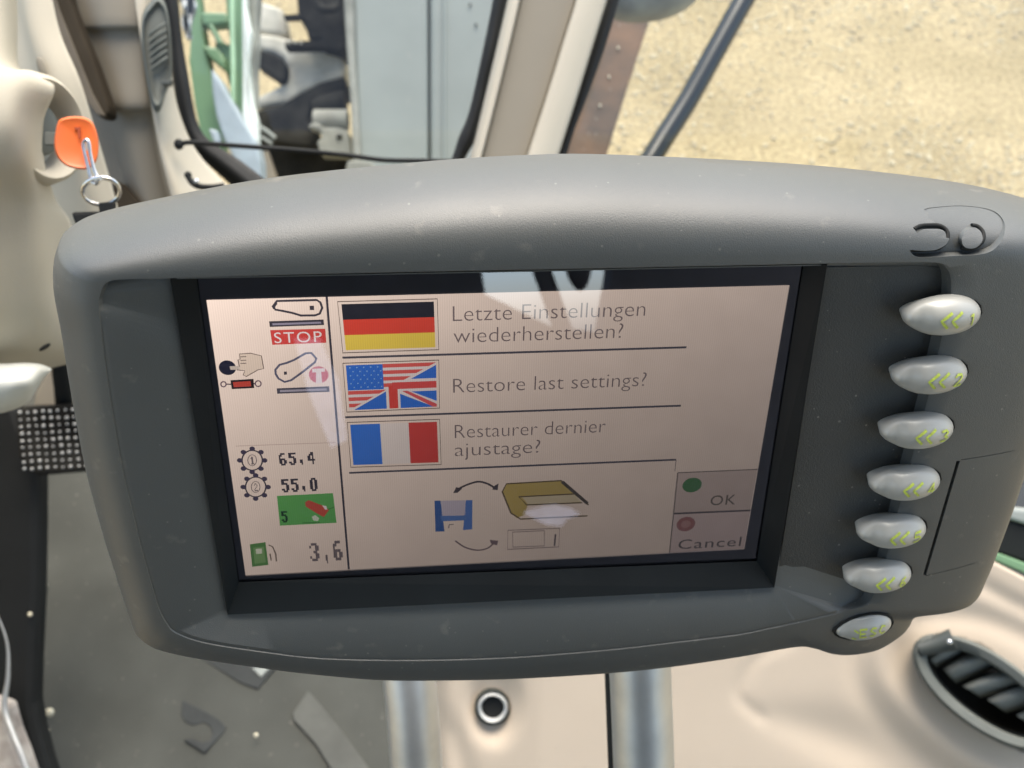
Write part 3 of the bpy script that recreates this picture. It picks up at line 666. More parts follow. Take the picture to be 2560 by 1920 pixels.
def button(c, hw, hh, hz, base, ang=0.0, mark='1', esc=False, bx=0.0):
    o = D(c[0], c[1], base + hz * 0.5); o = Vector((o.x, o.y, base)); R = Matrix.Rotation(ang, 3, 'Z')
    vs, fs = [], []; RI, SG = 12, 36
    for i in range(RI + 1):
        r = math.sin(i / RI * math.pi / 2)
        for j in range(SG):
            a = 2 * math.pi * j / SG; x = r * math.cos(a); ww = WF(x); y = r * math.sin(a) * ww
            h = math.sqrt(max(0, 1 - r * r)) ** 0.85
            dent = 1 - 0.30 * math.exp(-((x + 0.66) / 0.20) ** 2)
            vs.append(o + R @ Vector((x * hw, y * hh, hz * h * dent)))
    for i in range(RI):
        for j in range(SG): fs.append((i*SG+j, i*SG+(j+1) % SG, (i+1)*SG+(j+1) % SG, (i+1)*SG+j))
    B = len(vs)
    for j in range(SG):
        e_ = vs[RI*SG+j] - o; vs.append(o + Vector((e_.x * 0.8, e_.y * (0.9 if esc else 0.42) - (0 if esc else 0.001), e_.z - (0.004 if esc else 0.008))))
    for j in range(SG): fs.append((RI*SG+j, RI*SG+(j+1) % SG, B+(j+1) % SG, B+j))
    bt = mesh('button', vs, fs, M['button'], term, local=True, sharp=70)
    ORG[bt.name] = Vector((0, 0, 0))
    # dark gap round its foot
    ring = [o + R @ Vector((1.04 * hw * math.cos(2*math.pi*j/SG), 1.04 * hh * math.sin(2*math.pi*j/SG) * (WF(math.cos(2*math.pi*j/SG))), 0.0006)) for j in range(0, SG, 2)]
    ring = [r_ for j, r_ in zip(range(0, SG, 2), ring) if esc or math.cos(2*math.pi*j/SG) > 0.3]; ring = ring if esc else ring[len(ring)//2:] + ring[:len(ring)//2]
    rr_ = 0.0006 if esc else [0.0007 * math.sin(math.pi * (k_ + 0.05) / (len(ring) - 0.9)) + 0.00002 for k_ in range(len(ring))]
    tube('button_gap', ring, rr_, M['rubber'], bt, world=True, local=True, n=1, closed=esc, seg=6)
    def put(x, y):
        r = min(0.98, math.hypot(x, y / (WF(x)))); h = math.sqrt(1 - r * r) ** 0.85; dent = 1 - 0.30 * math.exp(-((x + 0.66) / 0.20) ** 2)
        return o + R @ Vector((x * hw, y * hh, hz * h * dent + 0.00028))
    def ribbon(paths, wd):
        V, Fc = [], []
        for path in paths:
            q = [Vector(p) for p in path]; q2 = []
            for i in range(len(q) - 1):
                for k in range(4): q2.append(q[i].lerp(q[i+1], k / 4))
            q2.append(q[-1]); B = len(V); n = len(q2)
            for i in range(n):
                t = (q2[min(i+1, n-1)] - q2[max(i-1, 0)]).normalized(); s = Vector((-t.y * hh / hw, t.x * hw / hh)) * wd
                V.append(put(*(q2[i] + s))); V.append(put(*(q2[i] - s)))
            for i in range(n - 1): Fc.append((B+2*i, B+2*i+1, B+2*i+3, B+2*i+2))
        return V, Fc
    if not esc:
        V, Fc = ribbon([[(.00+d, .46), (-.26+d, .10), (-.06+d, -.26)] for d in (0, .27)], 0.050)
        V2_, F2_ = ribbon([[(.46 + u * .24, -.24 + v * .56) for u, v in GLY[mark]]], 0.036)
        B = len(V); V += V2_; Fc += [tuple(B + k for k in f) for f in F2_]
    else:
        V, Fc = ribbon([[(-.26 + n_ * .34 + u * .24, -.26 + v * .60) for u, v in GLY[ch]] for n_, ch in enumerate('ESC')] + [[(-.45, .30), (-.32, .12)], [(-.5, -.35), (-.36, -.42)]], 0.040)
    mesh('button_mark', V, Fc, M['mark'], bt, smooth=False, local=True)
    return bt
pm = (D(2456, 790, .01) - D(2277, 790, .01)).length / 2
hh0 = abs((D(2360, 735, .01) - D(2360, 841, .01)).y) / 2
for k, c in enumerate([(2364,796),(2333,946),(2301,1085),(2270,1216),(2237,1337),(2202,1450)]):
    button(c, pm * 1.04, hh0 * 0.95, 0.0075, 0.0128, math.radians(1), str(k + 1))
button((2163, 1574), pm * 0.90, hh0 * 0.86, 0.0045, 0.0125, math.radians(7), 'ESC', True)
# ------------------------------------------------------------------ outside ground
def gmat():
    m = bpy.data.materials.new('sandy_gravel'); m.use_nodes = True; t = m.node_tree; N = t.nodes; L = t.links; b = N['Principled BSDF']; b.inputs['Roughness'].default_value = 0.95
    tc = N.new('ShaderNodeTexCoord'); a = N.new('ShaderNodeTexNoise'); a.inputs['Scale'].default_value = 62; a.inputs['Detail'].default_value = 8; a.inputs['Roughness'].default_value = 0.75
    c = N.new('ShaderNodeTexNoise'); c.inputs['Scale'].default_value = 2.2; c.inputs['Detail'].default_value = 4
    L.new(tc.outputs['Object'], a.inputs['Vector']); L.new(tc.outputs['Object'], c.inputs['Vector'])
    r = N.new('ShaderNodeValToRGB'); r.color_ramp.elements[0].position = 0.34; r.color_ramp.elements[0].color = (0.19, 0.145, 0.085, 1); r.color_ramp.elements[1].position = 0.62; r.color_ramp.elements[1].color = (0.545, 0.45, 0.27, 1)
    L.new(a.outputs['Fac'], r.inputs['Fac'])
    mx = N.new('ShaderNodeMix'); mx.data_type = 'RGBA'; mx.blend_type = 'MULTIPLY'; mx.inputs['Factor'].default_value = 1
    r2 = N.new('ShaderNodeValToRGB'); r2.color_ramp.elements[0].position = 0.35; r2.color_ramp.elements[0].color = (0.82, 0.80, 0.74, 1); r2.color_ramp.elements[1].position = 0.62; r2.color_ramp.elements[1].color = (1.05, 1.03, 1.0, 1)
    L.new(c.outputs['Fac'], r2.inputs['Fac']); L.new(r.outputs[0], mx.inputs['A']); L.new(r2.outputs[0], mx.inputs['B']); L.new(mx.outputs['Result'], b.inputs['Base Color'])
    bu = N.new('ShaderNodeBump'); bu.inputs['Strength'].default_value = 0.7; bu.inputs['Distance'].default_value = 0.012; L.new(a.outputs['Fac'], bu.inputs['Height']); L.new(bu.outputs[0], b.inputs['Normal'])
    return m
M['ground'] = gmat()
g = mesh('ground', [Vector((-200,-200,0)), Vector((200,-200,0)), Vector((200,200,0)), Vector((-200,200,0))], [(0,1,2,3)], M['ground'], smooth=False, origin=Vector((0,0,0))); tagit(g, kind='structure')
# loose stones, where the ground is seen from the cab
M['stone'] = mat('pale_stone', (0.58, 0.51, 0.36), 0.9, vs=8, col2=(0.30, 0.245, 0.16))
vs, fs = [], []; rs = random.Random(3)
ico = bmesh.new(); bmesh.ops.create_icosphere(ico, subdivisions=1, radius=1); iv = [v.co.copy() for v in ico.verts]; ifc = [tuple(v.index for v in f.verts) for f in ico.faces]; ico.free()
def stones(n, x0, x1, y0, y1):
    for _ in range(n):
        x, y = rs.uniform(x0, x1), rs.uniform(y0, y1)
        if noise.noise(Vector((x * 1.6, y * 1.6, 0))) < rs.uniform(-0.5, 0.35): continue
        s = rs.choice((.002, .003, .003, .004, .005, .008)) * rs.uniform(.7, 1.2); B = len(vs); a = rs.uniform(0, 6.3); ca, sa = math.cos(a), math.sin(a)
        for v in iv:
            k = rs.uniform(.75, 1.2); X, Y = v.x * s * 1.3 * k, v.y * s * k
            vs.append(Vector((x + X * ca - Y * sa, y + X * sa + Y * ca, s * .35 + v.z * s * .6 * k)))
        fs.extend(tuple(B + q for q in f) for f in ifc)
stones(30000, 0.0, 3.2, 1.7, 4.4); stones(1500, -1.6, 0.0, 2.2, 4.2)
st = mesh('gravel_stones', vs, fs, M['stone'], smooth=False, origin=Vector((0, 0, 0))); tagit(st, 'small pale stones scattered over the sandy ground outside', 'gravel', kind='stuff')

# ------------------------------------------------------------------ cab shell behind and above the viewer (seen mirrored in the screen)
fl = box('cab_floor', (0, -0.15, 1.215), (1.5, 2.1, 0.05), M['dark']); tagit(fl, kind='structure')
RY = -1.15
cab = thing('cab_shell', 'dark lined cab roof and rear frame of the tractor behind the viewer', 'cab', (0, RY, 1.25))
box('roof', (0, -0.55, 3.10), (1.7, 1.7, 0.06), M['mgrey'], cab, 0.01)
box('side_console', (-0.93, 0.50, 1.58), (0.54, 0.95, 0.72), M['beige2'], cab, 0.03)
def mirror_hit(px, py, yplane):
    p = TM @ D(px, py, 0.0011); d = (p - CAM).normalized(); r = d - TN * 2 * d.dot(TN); s = (yplane - p.y) / r.y
    return p + r * s
print('mirror', [tuple(round(c, 2) for c in mirror_hit(px, py, RY)) for px, py in ((1205,683),(1530,678),(1500,825),(1380,815),(1208,730),(520,750),(1960,715),(1240,1400))], 'TN', TN)
# rear wall as panels round the rear window opening, posts crossing the opening
def wq(name, pts, m, th=0.05, parent=cab):
    y0 = RY; a = [Vector((x, y0, z)) for x, z in pts]; b = [Vector((x, y0 - th, z)) for x, z in pts]; n = len(a)
    return fixn(mesh(name, a + b, [tuple(range(n)), tuple(range(2*n-1, n-1, -1))] + [(i, (i+1) % n, n + (i+1) % n, n + i) for i in range(n)], m, parent, smooth=False))
mh = lambda px, py: (lambda v: (v.x, v.z))(mirror_hit(px, py, RY))
a_top = 2.80
pol1 = [mh(*p) for p in ((1150,600),(1190,600),(1205,690),(1208,730),(1380,818),(1460,800),(1500,826),(1522,800),(1530,600))]
zlo = min(p[1] for p in pol1); xs = sorted((mh(1200,700)[0], mh(1530,700)[0]))
L_, R_ = -0.80, 0.95; TOPZ = a_top
a0, a1, a2, a3, a4 = mh(1205,683), mh(1213,735), mh(1375,815), mh(1505,832), mh(1530,678)
lowz = 1.2
# below the opening: outline follows the lower edge of the rear window
wq('rear_wall', [(L_, lowz), (R_, lowz), (R_, a4[1] + .02), (a4[0], a4[1]), (a3[0], a3[1]), (a2[0], a2[1]), (a1[0], a1[1]), (a0[0], a0[1]), (L_, a0[1] + .02)], M['dark'])
up = 0.12
wq('rear_wall', [(L_, a0[1] + .02), (a0[0], a0[1]), (a0[0] - 0.05, a0[1] + up), (L_, a0[1] + up)], M['dark'])
wq('rear_wall', [(a4[0], a4[1]), (R_, a4[1] + .02), (R_, a4[1] + up), (a4[0], a4[1] + up)], M['dark'])
wq('rear_wall', [(L_, a0[1] + up), (R_, a0[1] + up), (R_, TOPZ), (L_, TOPZ)], M['dark'])
b0, b1 = mh(1345, 680), mh(1400, 835); c0, c1 = mh(1440, 672), mh(1462, 720)
tube('window_post', [Vector((b0[0], RY + .03, b0[1] + up)), Vector((b0[0], RY + .03, b0[1])), Vector((b1[0], RY + .03, b1[1]))], 0.016, M['dark'], cab, world=True, n=1)
hp = mh(1425, 690)
blob('headrest', Vector((hp[0], RY + .06, hp[1] + 0.055)), [Vector((.027,0,0)), Vector((0,.03,0)), Vector((0,0,.085))], M['dark'], cab)

reflector = thing('glare_reflector', 'pale cloth added at the cab rear, mirrored as faint lilac glare in the screen', 'reflector', (0.2, RY + .02, 1.8))  # unseen pale patches added to mirror as glare in the screen
wc = mat('glare_reflector', (0.50, 0.50, 0.53), 0.9)
for P_ in (((1355,1267),(1387,1262),(1430,1272),(1451,1285),(1418,1297),(1405,1315),(1367,1312),(1306,1282)), ((735,846),(800,846),(846,950),(868,1100),(828,1120),(770,980))):
    v_ = [mirror_hit(x, y, RY + .03) for x, y in P_]; w_ = [q - Vector((0, .006, 0)) for q in v_]; n_ = len(v_)
    fixn(mesh('glare_patch', v_ + w_, [tuple(range(n_)), tuple(range(2*n_-1, n_-1, -1))] + [(i, (i+1) % n_, n_+(i+1) % n_, n_+i) for i in range(n_)], wc, reflector, smooth=False))

# ------------------------------------------------------------------ tubes carrying the terminal
def strut(pts, r, label):
    t = thing('support_tube', label, 'tube', W(*pts[-1]), 'steel tubes below the terminal')
    tube('tube_body', pts, r, M['steel'], t, seg=40)
    a, b = W(*pts[-1]), W(*pts[-2]); u = (b - a).normalized()
    tube('tube_flange', [a - u * .012, a + u * 0.002], r * 1.5, M['dmetal'], t, seg=24, world=True, n=1)
    return t
strut([(1000,1490,.56),(1015,1620,.565),(1030,1760,.57),(1042,1925,.58),(1055,2100,.59)], .0150, 'thin left steel tube under the terminal, beside the grey floor mat')
strut([(1590,1430,.50),(1598,1620,.50),(1604,1760,.505),(1610,1925,.51),(1616,2100,.52)], .0155, 'thicker right steel tube under the terminal, in front of the cream panel')
tube('tube_shading', [(1534,1600,.53),(1540,1760,.535),(1546,1925,.54),(1552,2080,.55)], .0055, M['rubber'], seg=16); tagit(bpy.data.objects['tube_shading'], 'black shading painted as a thin strip down the left side of the thicker steel tube', 'cable')  # dark side of the steel tube, put in as a thin black tube

# ------------------------------------------------------------------ dashboard (cream) with round socket and oval vent
dash = thing('dashboard', 'cream moulded lower dashboard with a round socket and an oval grey air vent', 'dashboard', W(1700, 1900, .80))
def pdist(p, poly):
    best = 1e9; P = Vector(p); sgn = 1
    for a, b in zip(poly[:-1], poly[1:]):
        A, Bv = Vector(a), Vector(b); ab_ = Bv - A; t = max(0, min(1, (P - A).dot(ab_) / ab_.length_squared)); dd = (P - A - ab_ * t)
        if dd.length < best: best = dd.length; sgn = 1 if (ab_.x * dd.y - ab_.y * dd.x) > 0 else -1
    return best * sgn
ridge = [tuple(p) for p in spline([Vector(p) for p in ((2290,1500),(2215,1590),(2205,1660),(2235,1730),(2330,1830),(2440,1905),(2640,2000))], 6)]
valley = [tuple(p) for p in spline([Vector(p) for p in ((1900,1790),(2003,1815),(2110,1850),(2210,1885),(2330,1960),(2450,2050))], 6)]
vall2 = [tuple(p) for p in spline([Vector(p) for p in ((2300,1540),(2420,1540),(2530,1575),(2650,1640))], 6)]
vall3 = [tuple(p) for p in spline([Vector(p) for p in ((2440,1455),(2520,1500),(2650,1565))], 6)]
sh1 = [tuple(p) for p in spline([Vector(p) for p in ((1980,1600),(1900,1640),(1855,1700),(1850,1745),(1900,1790))], 6)]
def dashd(x, y):
    d = 0.80 + (y - 1600) * 0.00004 + max(0, 1350 - x) * 0.00008
    r = abs(pdist((x, y), ridge)); d -= 0.0045 * math.exp(-(r / 36) ** 2)
    s = pdist((x, y), ridge)
    d += 0.002 * math.exp(-((s - 70) / 30) ** 2) * (1 if s > 0 else 0)
    v = abs(pdist((x, y), valley)); k = min(1, max(0, (x - 1860) / 300)); d += 0.0065 * k * math.exp(-(v / (30 + 46 * k)) ** 2)
    d += 0.004 * math.exp(-(pdist((x, y), vall2) / 34) ** 2) + 0.003 * math.exp(-(pdist((x, y), vall3) / 22) ** 2)
    s1 = pdist((x, y), sh1); d -= 0.004 * (1 / (1 + math.exp(s1 / 14)) if x > 1800 and y < 1860 else 0) * 0
    d += 0.006 * math.exp(-(pdist((x, y), sh1) / 16) ** 2) * 0.25
    # socket pocket
    q = ((x - 1237) / 58) ** 2 + ((y - 1755) / 92) ** 2; d += 0.013 * math.exp(-(q ** 2) * 0.9)
    # left edge turns away
    if x < 1130: d += 0.00001 * (1130 - x) ** 2 * 1.1
    if x < 1200 and y > 1750: d += 0.003 * math.exp(-((x - (1100 + (y - 1750) * .35)) / 26) ** 2) * min(1, (y - 1750) / 80)
    return d
vs, fs = [], []; XS = [1010 + i * 13 for i in range(127)]; YS = [1400 + j * 12 for j in range(54)]
def top_of(x):                           # upper border against the green sill
    return 1370 + max(0, (x - 2465)) * 0.52 + 24
for y in YS:
    for x in XS:
        yy = y; t0 = top_of(x) if x > 2300 else 1400
        yy = t0 + (y - 1400) * (2036 - t0) / 636 if x > 2300 else y
        vs.append(W(x, yy, dashd(x, yy)))
XN = len(XS)
cx_, cy_ = 1232, 1767
def in_vent(x, y):                       # tilted oval of the vent
    a = math.radians(35); dx, dy = x - 2470, y - 1732; X = dx * math.cos(a) + dy * math.sin(a); Y = -dx * math.sin(a) + dy * math.cos(a)
    return (X / 215) ** 2 + (Y / 92) ** 2
for j in range(len(YS) - 1):
    for i in range(XN - 1):
        mx_, my_ = XS[i] + 6, YS[j] + 6
        if math.hypot(mx_ - cx_, my_ - cy_) < 30: continue
        if in_vent(mx_, my_) < 0.86: continue
        fs.append((j*XN+i, (j+1)*XN+i, (j+1)*XN+i+1, j*XN+i+1))
dp = mesh('dash_panel', vs, fs, M['dash'], dash); s_ = dp.modifiers.new('thickness', 'SOLIDIFY'); s_.thickness = 0.004; s_.offset = -1
# socket
zc = dashd(cx_, cy_) - .004; c3 = W(cx_, cy_, zc); px1 = zc / F_PX; nrm = -FWD
def ringm(name, c, n, r0, r1, h, m, parent, seg=40, world=True):
    n = n.normalized(); u = n.orthogonal().normalized(); v = n.cross(u); V, Fc = [], []
    prof = [(r0, -h), (r0, 0), ((r0 + r1) / 2, h * .35), (r1, 0), (r1, -h)]
    for k in range(seg):
        a = 2*math.pi*k/seg; e = u*math.cos(a) + v*math.sin(a)
        for r, z in prof: V.append(c + e * r + n * z)
    K = len(prof)
    for k in range(seg):
        for q in range(K - 1): Fc.append((k*K+q, k*K+q+1, ((k+1) % seg)*K+q+1, ((k+1) % seg)*K+q))
    return fixn(mesh(name, V, Fc, m, parent, sharp=45))
sk = ringm('socket', c3, nrm, 40*px1, 46*px1, .012, M['ventd'], dash)
ringm('socket_rim', c3 + nrm*.002, nrm, 28*px1, 39*px1, .010, M['rim'], sk)
tube('socket_well', [c3 + nrm*.0, c3 - nrm*.03], [29*px1, 27*px1], M['rubber'], sk, world=True, n=1)
# vent
def vpt(t, r=1.0, d=None):
    a = math.radians(35); X = 215 * r * math.cos(t); Y = 92 * (r if r > 1 else 1 - (1 - r) * 1.9) * math.sin(t)
    # flatter upper side
    x = 2470 + X * math.cos(a) - Y * math.sin(a); y = 1732 + X * math.sin(a) + Y * math.cos(a)
    return x, y
VS = 60
def vring(name, rr, m, parent):
    V, Fc = [], []; K = len(rr)
    for k in range(VS):
        for r, dd in rr:
            x, y = vpt(2*math.pi*k/VS, r); V.append(W(x, y, 0.80 + dd))
    for k in range(VS):
        for q in range(K - 1): Fc.append((k*K+q, k*K+q+1, ((k+1) % VS)*K+q+1, ((k+1) % VS)*K+q))
    return fixn(mesh(name, V, Fc, m, parent, sharp=50))
vent = vring('air_vent', [(1.03,.012),(1.02,-.014),(.97,-.019),(.87,-.017),(.84,-.012),(.83,.035),(.80,.04)], M['ventg'], dash)
V = [W(*vpt(2*math.pi*k/VS, .84), .842) for k in range(VS)]
mesh('vent_back', V, [tuple(range(VS))], M['rubber'], vent, smooth=False)
def vane(p0, p1, q1, q0, parent=vent):   # curved blade: upper edge p0-p1, lower edge q0-q1
    rows = []
    for t, lift in ((0, 0.0), (.3, -.010), (.65, -.010), (1, 0.004)):
        r = []
        for s in (0, .33, .66, 1):
            x = (p0[0]*(1-s)+p1[0]*s)*(1-t) + (q0[0]*(1-s)+q1[0]*s)*t; y = (p0[1]*(1-s)+p1[1]*s)*(1-t) + (q0[1]*(1-s)+q1[1]*s)*t - math.sin(s*math.pi)*10*(1-t)
            r.append((x, y, .805 + lift + .015*t - .006*math.sin(s*math.pi)))
        rows.append(r)
    return patch('vane', rows, M['vane'], parent, thick=.002, n=3)
z = lambda x, y: (1840 + x * .3255, 1380 + y * .3255)
vane(z(1470,800), z(1720,705), z(1760,790), z(1540,890))
vane(z(1580,895), z(1945,765), z(1985,890), z(1690,1010))
vane(z(1735,1025), z(2200,915), z(2260,1030), z(1880,1120))
vane(z(1925,1130), z(2400,1000), z(2480,1130), z(2080,1240))
vane(z(2150,1250), z(2600,1120), z(2660,1260), z(2280,1350))
tube('vent_tab', [W(*z(1400,745), .785), W(*z(1540,710), .782), W(*z(1670,672), .778)], [.006,.007,.0085], M['ventd'], vent, world=True, n=4)
blob('vent_tab_tip', W(*z(1640,690), .768), [RGT*.0022, UPV*.0022, FWD*.002], M['chrome'], vent, seg=12, ring=8)
# ------------------------------------------------------------------ window sill at the right
sill = thing('side_window_sill', 'green painted sill and black seal at the right cab window', 'window sill', W(2520, 1420, .95))
prism('green_sill', [(2395,1350),(2470,1373),(2640,1436),(2700,1460),(2700,1490),(2560,1434),(2470,1396),(2395,1372)], .93, M['green'], sill, .03, .002)
prism('door_seal', [(2420,1268),(2516,1292),(2700,1350),(2700,1462),(2560,1408),(2395,1352)], .96, M['rubber'], sill, .03, .004)
prism('window_trim', [(2440,1262),(2512,1268),(2700,1288),(2700,1352),(2516,1296),(2440,1278)], .955, M['lgrey'], sill, .02, .003)
wp = prism('white_fender', [(2450,1120),(2560,1158),(2720,1180),(2720,1300),(2450,1280)], 1.5, M['wpaint'], None, .04, .01); tagit(wp, 'white painted panel outside the right window, beside the terminal', 'panel')

# ------------------------------------------------------------------ floor mat
fm = thing('floor_mat', 'grey rubber floor mat with crumbs and dark marks lying on the cab floor', 'floor mat', onz(500, 1600, 1.25))
MZ = 1.25
vs, fs = [], []; xs_ = [60 + i*22 for i in range(52)]; ys_ = [1080 + j*22 for j in range(48)]
crease = [tuple(p) for p in spline([Vector(p) for p in ((40,1745),(190,1758),(330,1795),(470,1850),(620,1930),(760,2010))], 5)]
cre2 = [tuple(p) for p in spline([Vector(p) for p in ((60,1500),(250,1490),(420,1500),(640,1600),(900,1800),(1000,1950))], 5)]
for y in ys_:
    for x in xs_:
        s = pdist((x, y), crease); h = 0.006 / (1 + math.exp(s / 22)) * (1 if True else 0) * min(1, max(0, (900 - x) / 400))
        h += 0.003 * math.exp(-((y - 1430 - (x - 100) * .12) / 60) ** 2) + .004 * math.exp(-((x - 950) / 60) ** 2) * (y > 1500) * min(1, (y - 1500) / 200) * -1
        xx = x + (18 if y < 1300 else 0) * max(0, 1 - (x - 60) / 60)
        p = onz(xx, y, MZ + .004 + h); vs.append(p)
XN = len(xs_)
for j in range(len(ys_) - 1):
    for i in range(XN - 1): fs.append((j*XN+i, (j+1)*XN+i, (j+1)*XN+i+1, j*XN+i+1))
mm_ = mesh('mat_surface', vs, fs, M['mat'], fm); sd_ = mm_.modifiers.new('thickness', 'SOLIDIFY'); sd_.thickness = .006; sd_.offset = -1
def matprism(name, poly, zz, m, th=.003, par=fm):
    a = [onz(x, y, zz) for x, y in poly]; b = [v - Vector((0,0,th)) for v in a]; n = len(a)
    return bevel(fixn(mesh(name, a + b, [tuple(range(n)), tuple(range(2*n-1, n-1, -1))] + [(i, (i+1) % n, n+(i+1) % n, n+i) for i in range(n)], m, par, smooth=False)), .0006)
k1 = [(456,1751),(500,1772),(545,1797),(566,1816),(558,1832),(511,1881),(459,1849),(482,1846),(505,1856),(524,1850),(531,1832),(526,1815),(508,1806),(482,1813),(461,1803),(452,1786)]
matprism('mat_dark_plate', k1, MZ + .0105, M['matd'])  # thin darker plates laid on the mat
matprism('mat_dark_plate', [(480,1632),(560,1640),(640,1664),(690,1668),(645,1722),(600,1706)], MZ + .0105, M['matd'])
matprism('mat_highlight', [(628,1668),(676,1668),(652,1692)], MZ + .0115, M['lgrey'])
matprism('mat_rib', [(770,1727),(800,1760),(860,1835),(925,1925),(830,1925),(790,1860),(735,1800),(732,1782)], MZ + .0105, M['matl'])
# crumbs
for k, (x, y, r, lab) in enumerate(((107,1462,15,'larger pale crumb at the left edge of the floor mat'),(124,1781,13,'lower round pale crumb on the left edge of the floor mat'),(112,1835,12,'elongated pale crumb just under the lower round one'),(75,1536,6,'tiny dull crumb on the dark step by the mat'),(640,1838,7,'faint small crumb on the grey mat beside its dark mark'))):
    c = onz(x, y, MZ + .020) if k != 3 else W(x, y, 1.026); s = r * 0.95 / F_PX
    ob = blob('crumb', c, [RGT * s, UPV * s * (1.6 if k == 2 else 1) + RGT * (s * .8 if k == 2 else 0), FWD * s * .6], M['crumb'], seg=8, ring=6, power=.8); tagit(ob, lab, 'crumb')
# dark step at the left and the seat rail
sp_ = thing('side_step', 'black rubber trim running along the left edge of the floor mat', 'trim', onz(40, 1600, 1.25))
prism('step_trim', [(-60,1000),(35,1010),(95,1180),(95,1300),(92,1500),(85,1650),(82,1760),(94,1830),(112,1900),(150,2020),(-60,2020)], 1.03, M['rubber'], sp_, .03, .008)
rail = thing('seat_rail', 'chrome edge strip of the seat base at the lower left corner', 'seat rail', W(40, 1900, 1.0))
tube('rail_strip', [(-30,1500,.98),(-4,1545,.98),(18,1610,.98),(20,1690,.98),(11,1768,.98),(30,1830,.975),(55,1890,.97),(90,1990,.965)], [.0006,.0008,.0012,.002,.0028,.003,.003,.003], M['steel'], rail, seg=12)
prism('rail_cover', [(-80,1740),(8,1772),(24,1835),(48,1895),(80,1990),(-80,1990)], .985, M['carpet'], rail, .03, .004)

# ------------------------------------------------------------------ pedal with studs
ped = thing('pedal', 'dark rubber pedal pad with rows of shiny metal studs behind the terminal', 'pedal', W(130, 1180, 1.0))
P4 = [(42,1022),(300,1008),(330,1165),(80,1188)]
prism('pedal_pad', [(36,1030),(60,1015),(300,1004),(335,1170),(90,1190),(58,1170),(44,1140)], 1.0, M['dmetal'], ped, .02, .004)
stud0 = None
for r in range(9):
    for c in range(9):
        u, v = c * 19.2, r * 17.6
        x = 49 + u + r * 1.6; y = 1032 + v - c * 1.1
        x += rs.uniform(-1.2, 1.2); y += rs.uniform(-1.2, 1.2); p = W(x, y, .999)
        if stud0 is None:
            stud0 = blob('stud', Vector((0, 0, 0)), [RGT*.0019, UPV*.0019, FWD*.0018], M['steel'], ped, seg=10, ring=6)
            stud0.location = p - ORG[ped.name]
            # mesh() subtracted the pedal origin: undo so that the mesh is centred
            for vv in stud0.data.vertices: vv.co += ORG[ped.name]
        else:
            o = stud0.copy(); C.objects.link(o); o.parent = ped; o.location = p - ORG[ped.name]; k_ = rs.uniform(.62, 1.08); o.scale = (k_, k_, k_)
tube('pedal_arm', [(160,1010,1.02),(156,960,1.0),(148,900,.98)], .0085, M['rubber'], ped)
brk = prism('column_bracket', [(80,1022),(86,985),(118,925),(150,905),(150,1020)], 1.05, M['beige2'], None, .05, .004); tagit(brk, 'brownish bracket under the steering column behind the white lever', 'bracket')

# ------------------------------------------------------------------ steering column cowl
col = thing('steering_column', 'rounded beige steering column cover with ignition lock at the left edge', 'steering column', W(60, 920, .70))
patch('cowl', [
 [(-300,-60,.62),(-150,-60,.58),(-60,-60,.575),(0,-60,.58),(30,-60,.60),(42,-60,.66)],
 [(-300,60,.60),(-150,60,.57),(-60,60,.565),(0,60,.575),(34,60,.60),(44,60,.66)],
 [(-300,160,.58),(-150,160,.555),(-60,160,.55),(0,162,.56),(40,172,.59),(52,176,.65)],
 [(-300,200,.56),(-150,190,.535),(-60,180,.53),(10,180,.535),(70,188,.545),(136,212,.57)],
 [(-300,300,.56),(-150,300,.53),(-60,300,.525),(20,300,.53),(62,300,.545),(110,300,.575)],
 [(-300,400,.56),(-150,400,.53),(-60,400,.53),(20,400,.54),(70,400,.555),(110,400,.58)],
 [(-300,480,.57),(-150,480,.54),(-60,480,.545),(20,480,.56),(90,490,.575),(140,500,.60)],
 [(-300,540,.58),(-150,540,.55),(-60,540,.555),(30,540,.57),(110,545,.585),(178,560,.62)],
 [(-300,680,.59),(-150,680,.56),(-60,680,.565),(30,680,.58),(115,680,.595),(185,680,.64)],
 [(-300,800,.60),(-150,800,.575),(-60,800,.58),(30,800,.595),(115,800,.61),(190,800,.65)],
 [(-300,900,.63),(-150,900,.605),(-60,900,.61),(30,900,.625),(110,890,.64),(188,880,.67)],
 [(-300,950,.70),(-150,950,.68),(-60,948,.68),(30,940,.69),(110,925,.70),(190,905,.72)]], M['beige'], col, thick=.004, n=5)
# ignition lock: recessed oval seen edge-on, with raised rim
nL = (RGT * .93 - FWD * .30 - UPV * .05).normalized(); upL = (UPV - nL * UPV.dot(nL)).normalized(); sdL = nL.cross(upL).normalized()
cL = W(122, 322, .575)
def lockring(name, prof, m, parent, R1=.030, R2=.030):
    V, Fc = [], []; K = len(prof); SG = 48
    for k in range(SG):
        a = 2*math.pi*k/SG
        for r, h in prof: V.append(cL + upL * (math.cos(a) * R1 * r) + sdL * (math.sin(a) * R2 * r) + nL * h)
    for k in range(SG):
        for q in range(K - 1): Fc.append((k*K+q, k*K+q+1, ((k+1) % SG)*K+q+1, ((k+1) % SG)*K+q))
    return fixn(mesh(name, V, Fc, m, parent, sharp=60))
lk = lockring('ignition_housing', [(1.15,-.035),(1.10,-.010),(1.02,-.001),(.93,.0015),(.84,-.001),(.76,-.008),(.72,-.016),(.01,-.016)], M['beige'], col)
lockring('ignition_lock', [(.50,-.016),(.50,-.006),(.44,-.004),(.01,-.004)], M['ventg'], col)
cs = W(112, 868, .604); blob('cover_screw', cs, [(RGT*.0035 + UPV*.0022), (UPV*.0012 - RGT*.0006), FWD*.002], M['dmetal'], col, seg=14, ring=8)
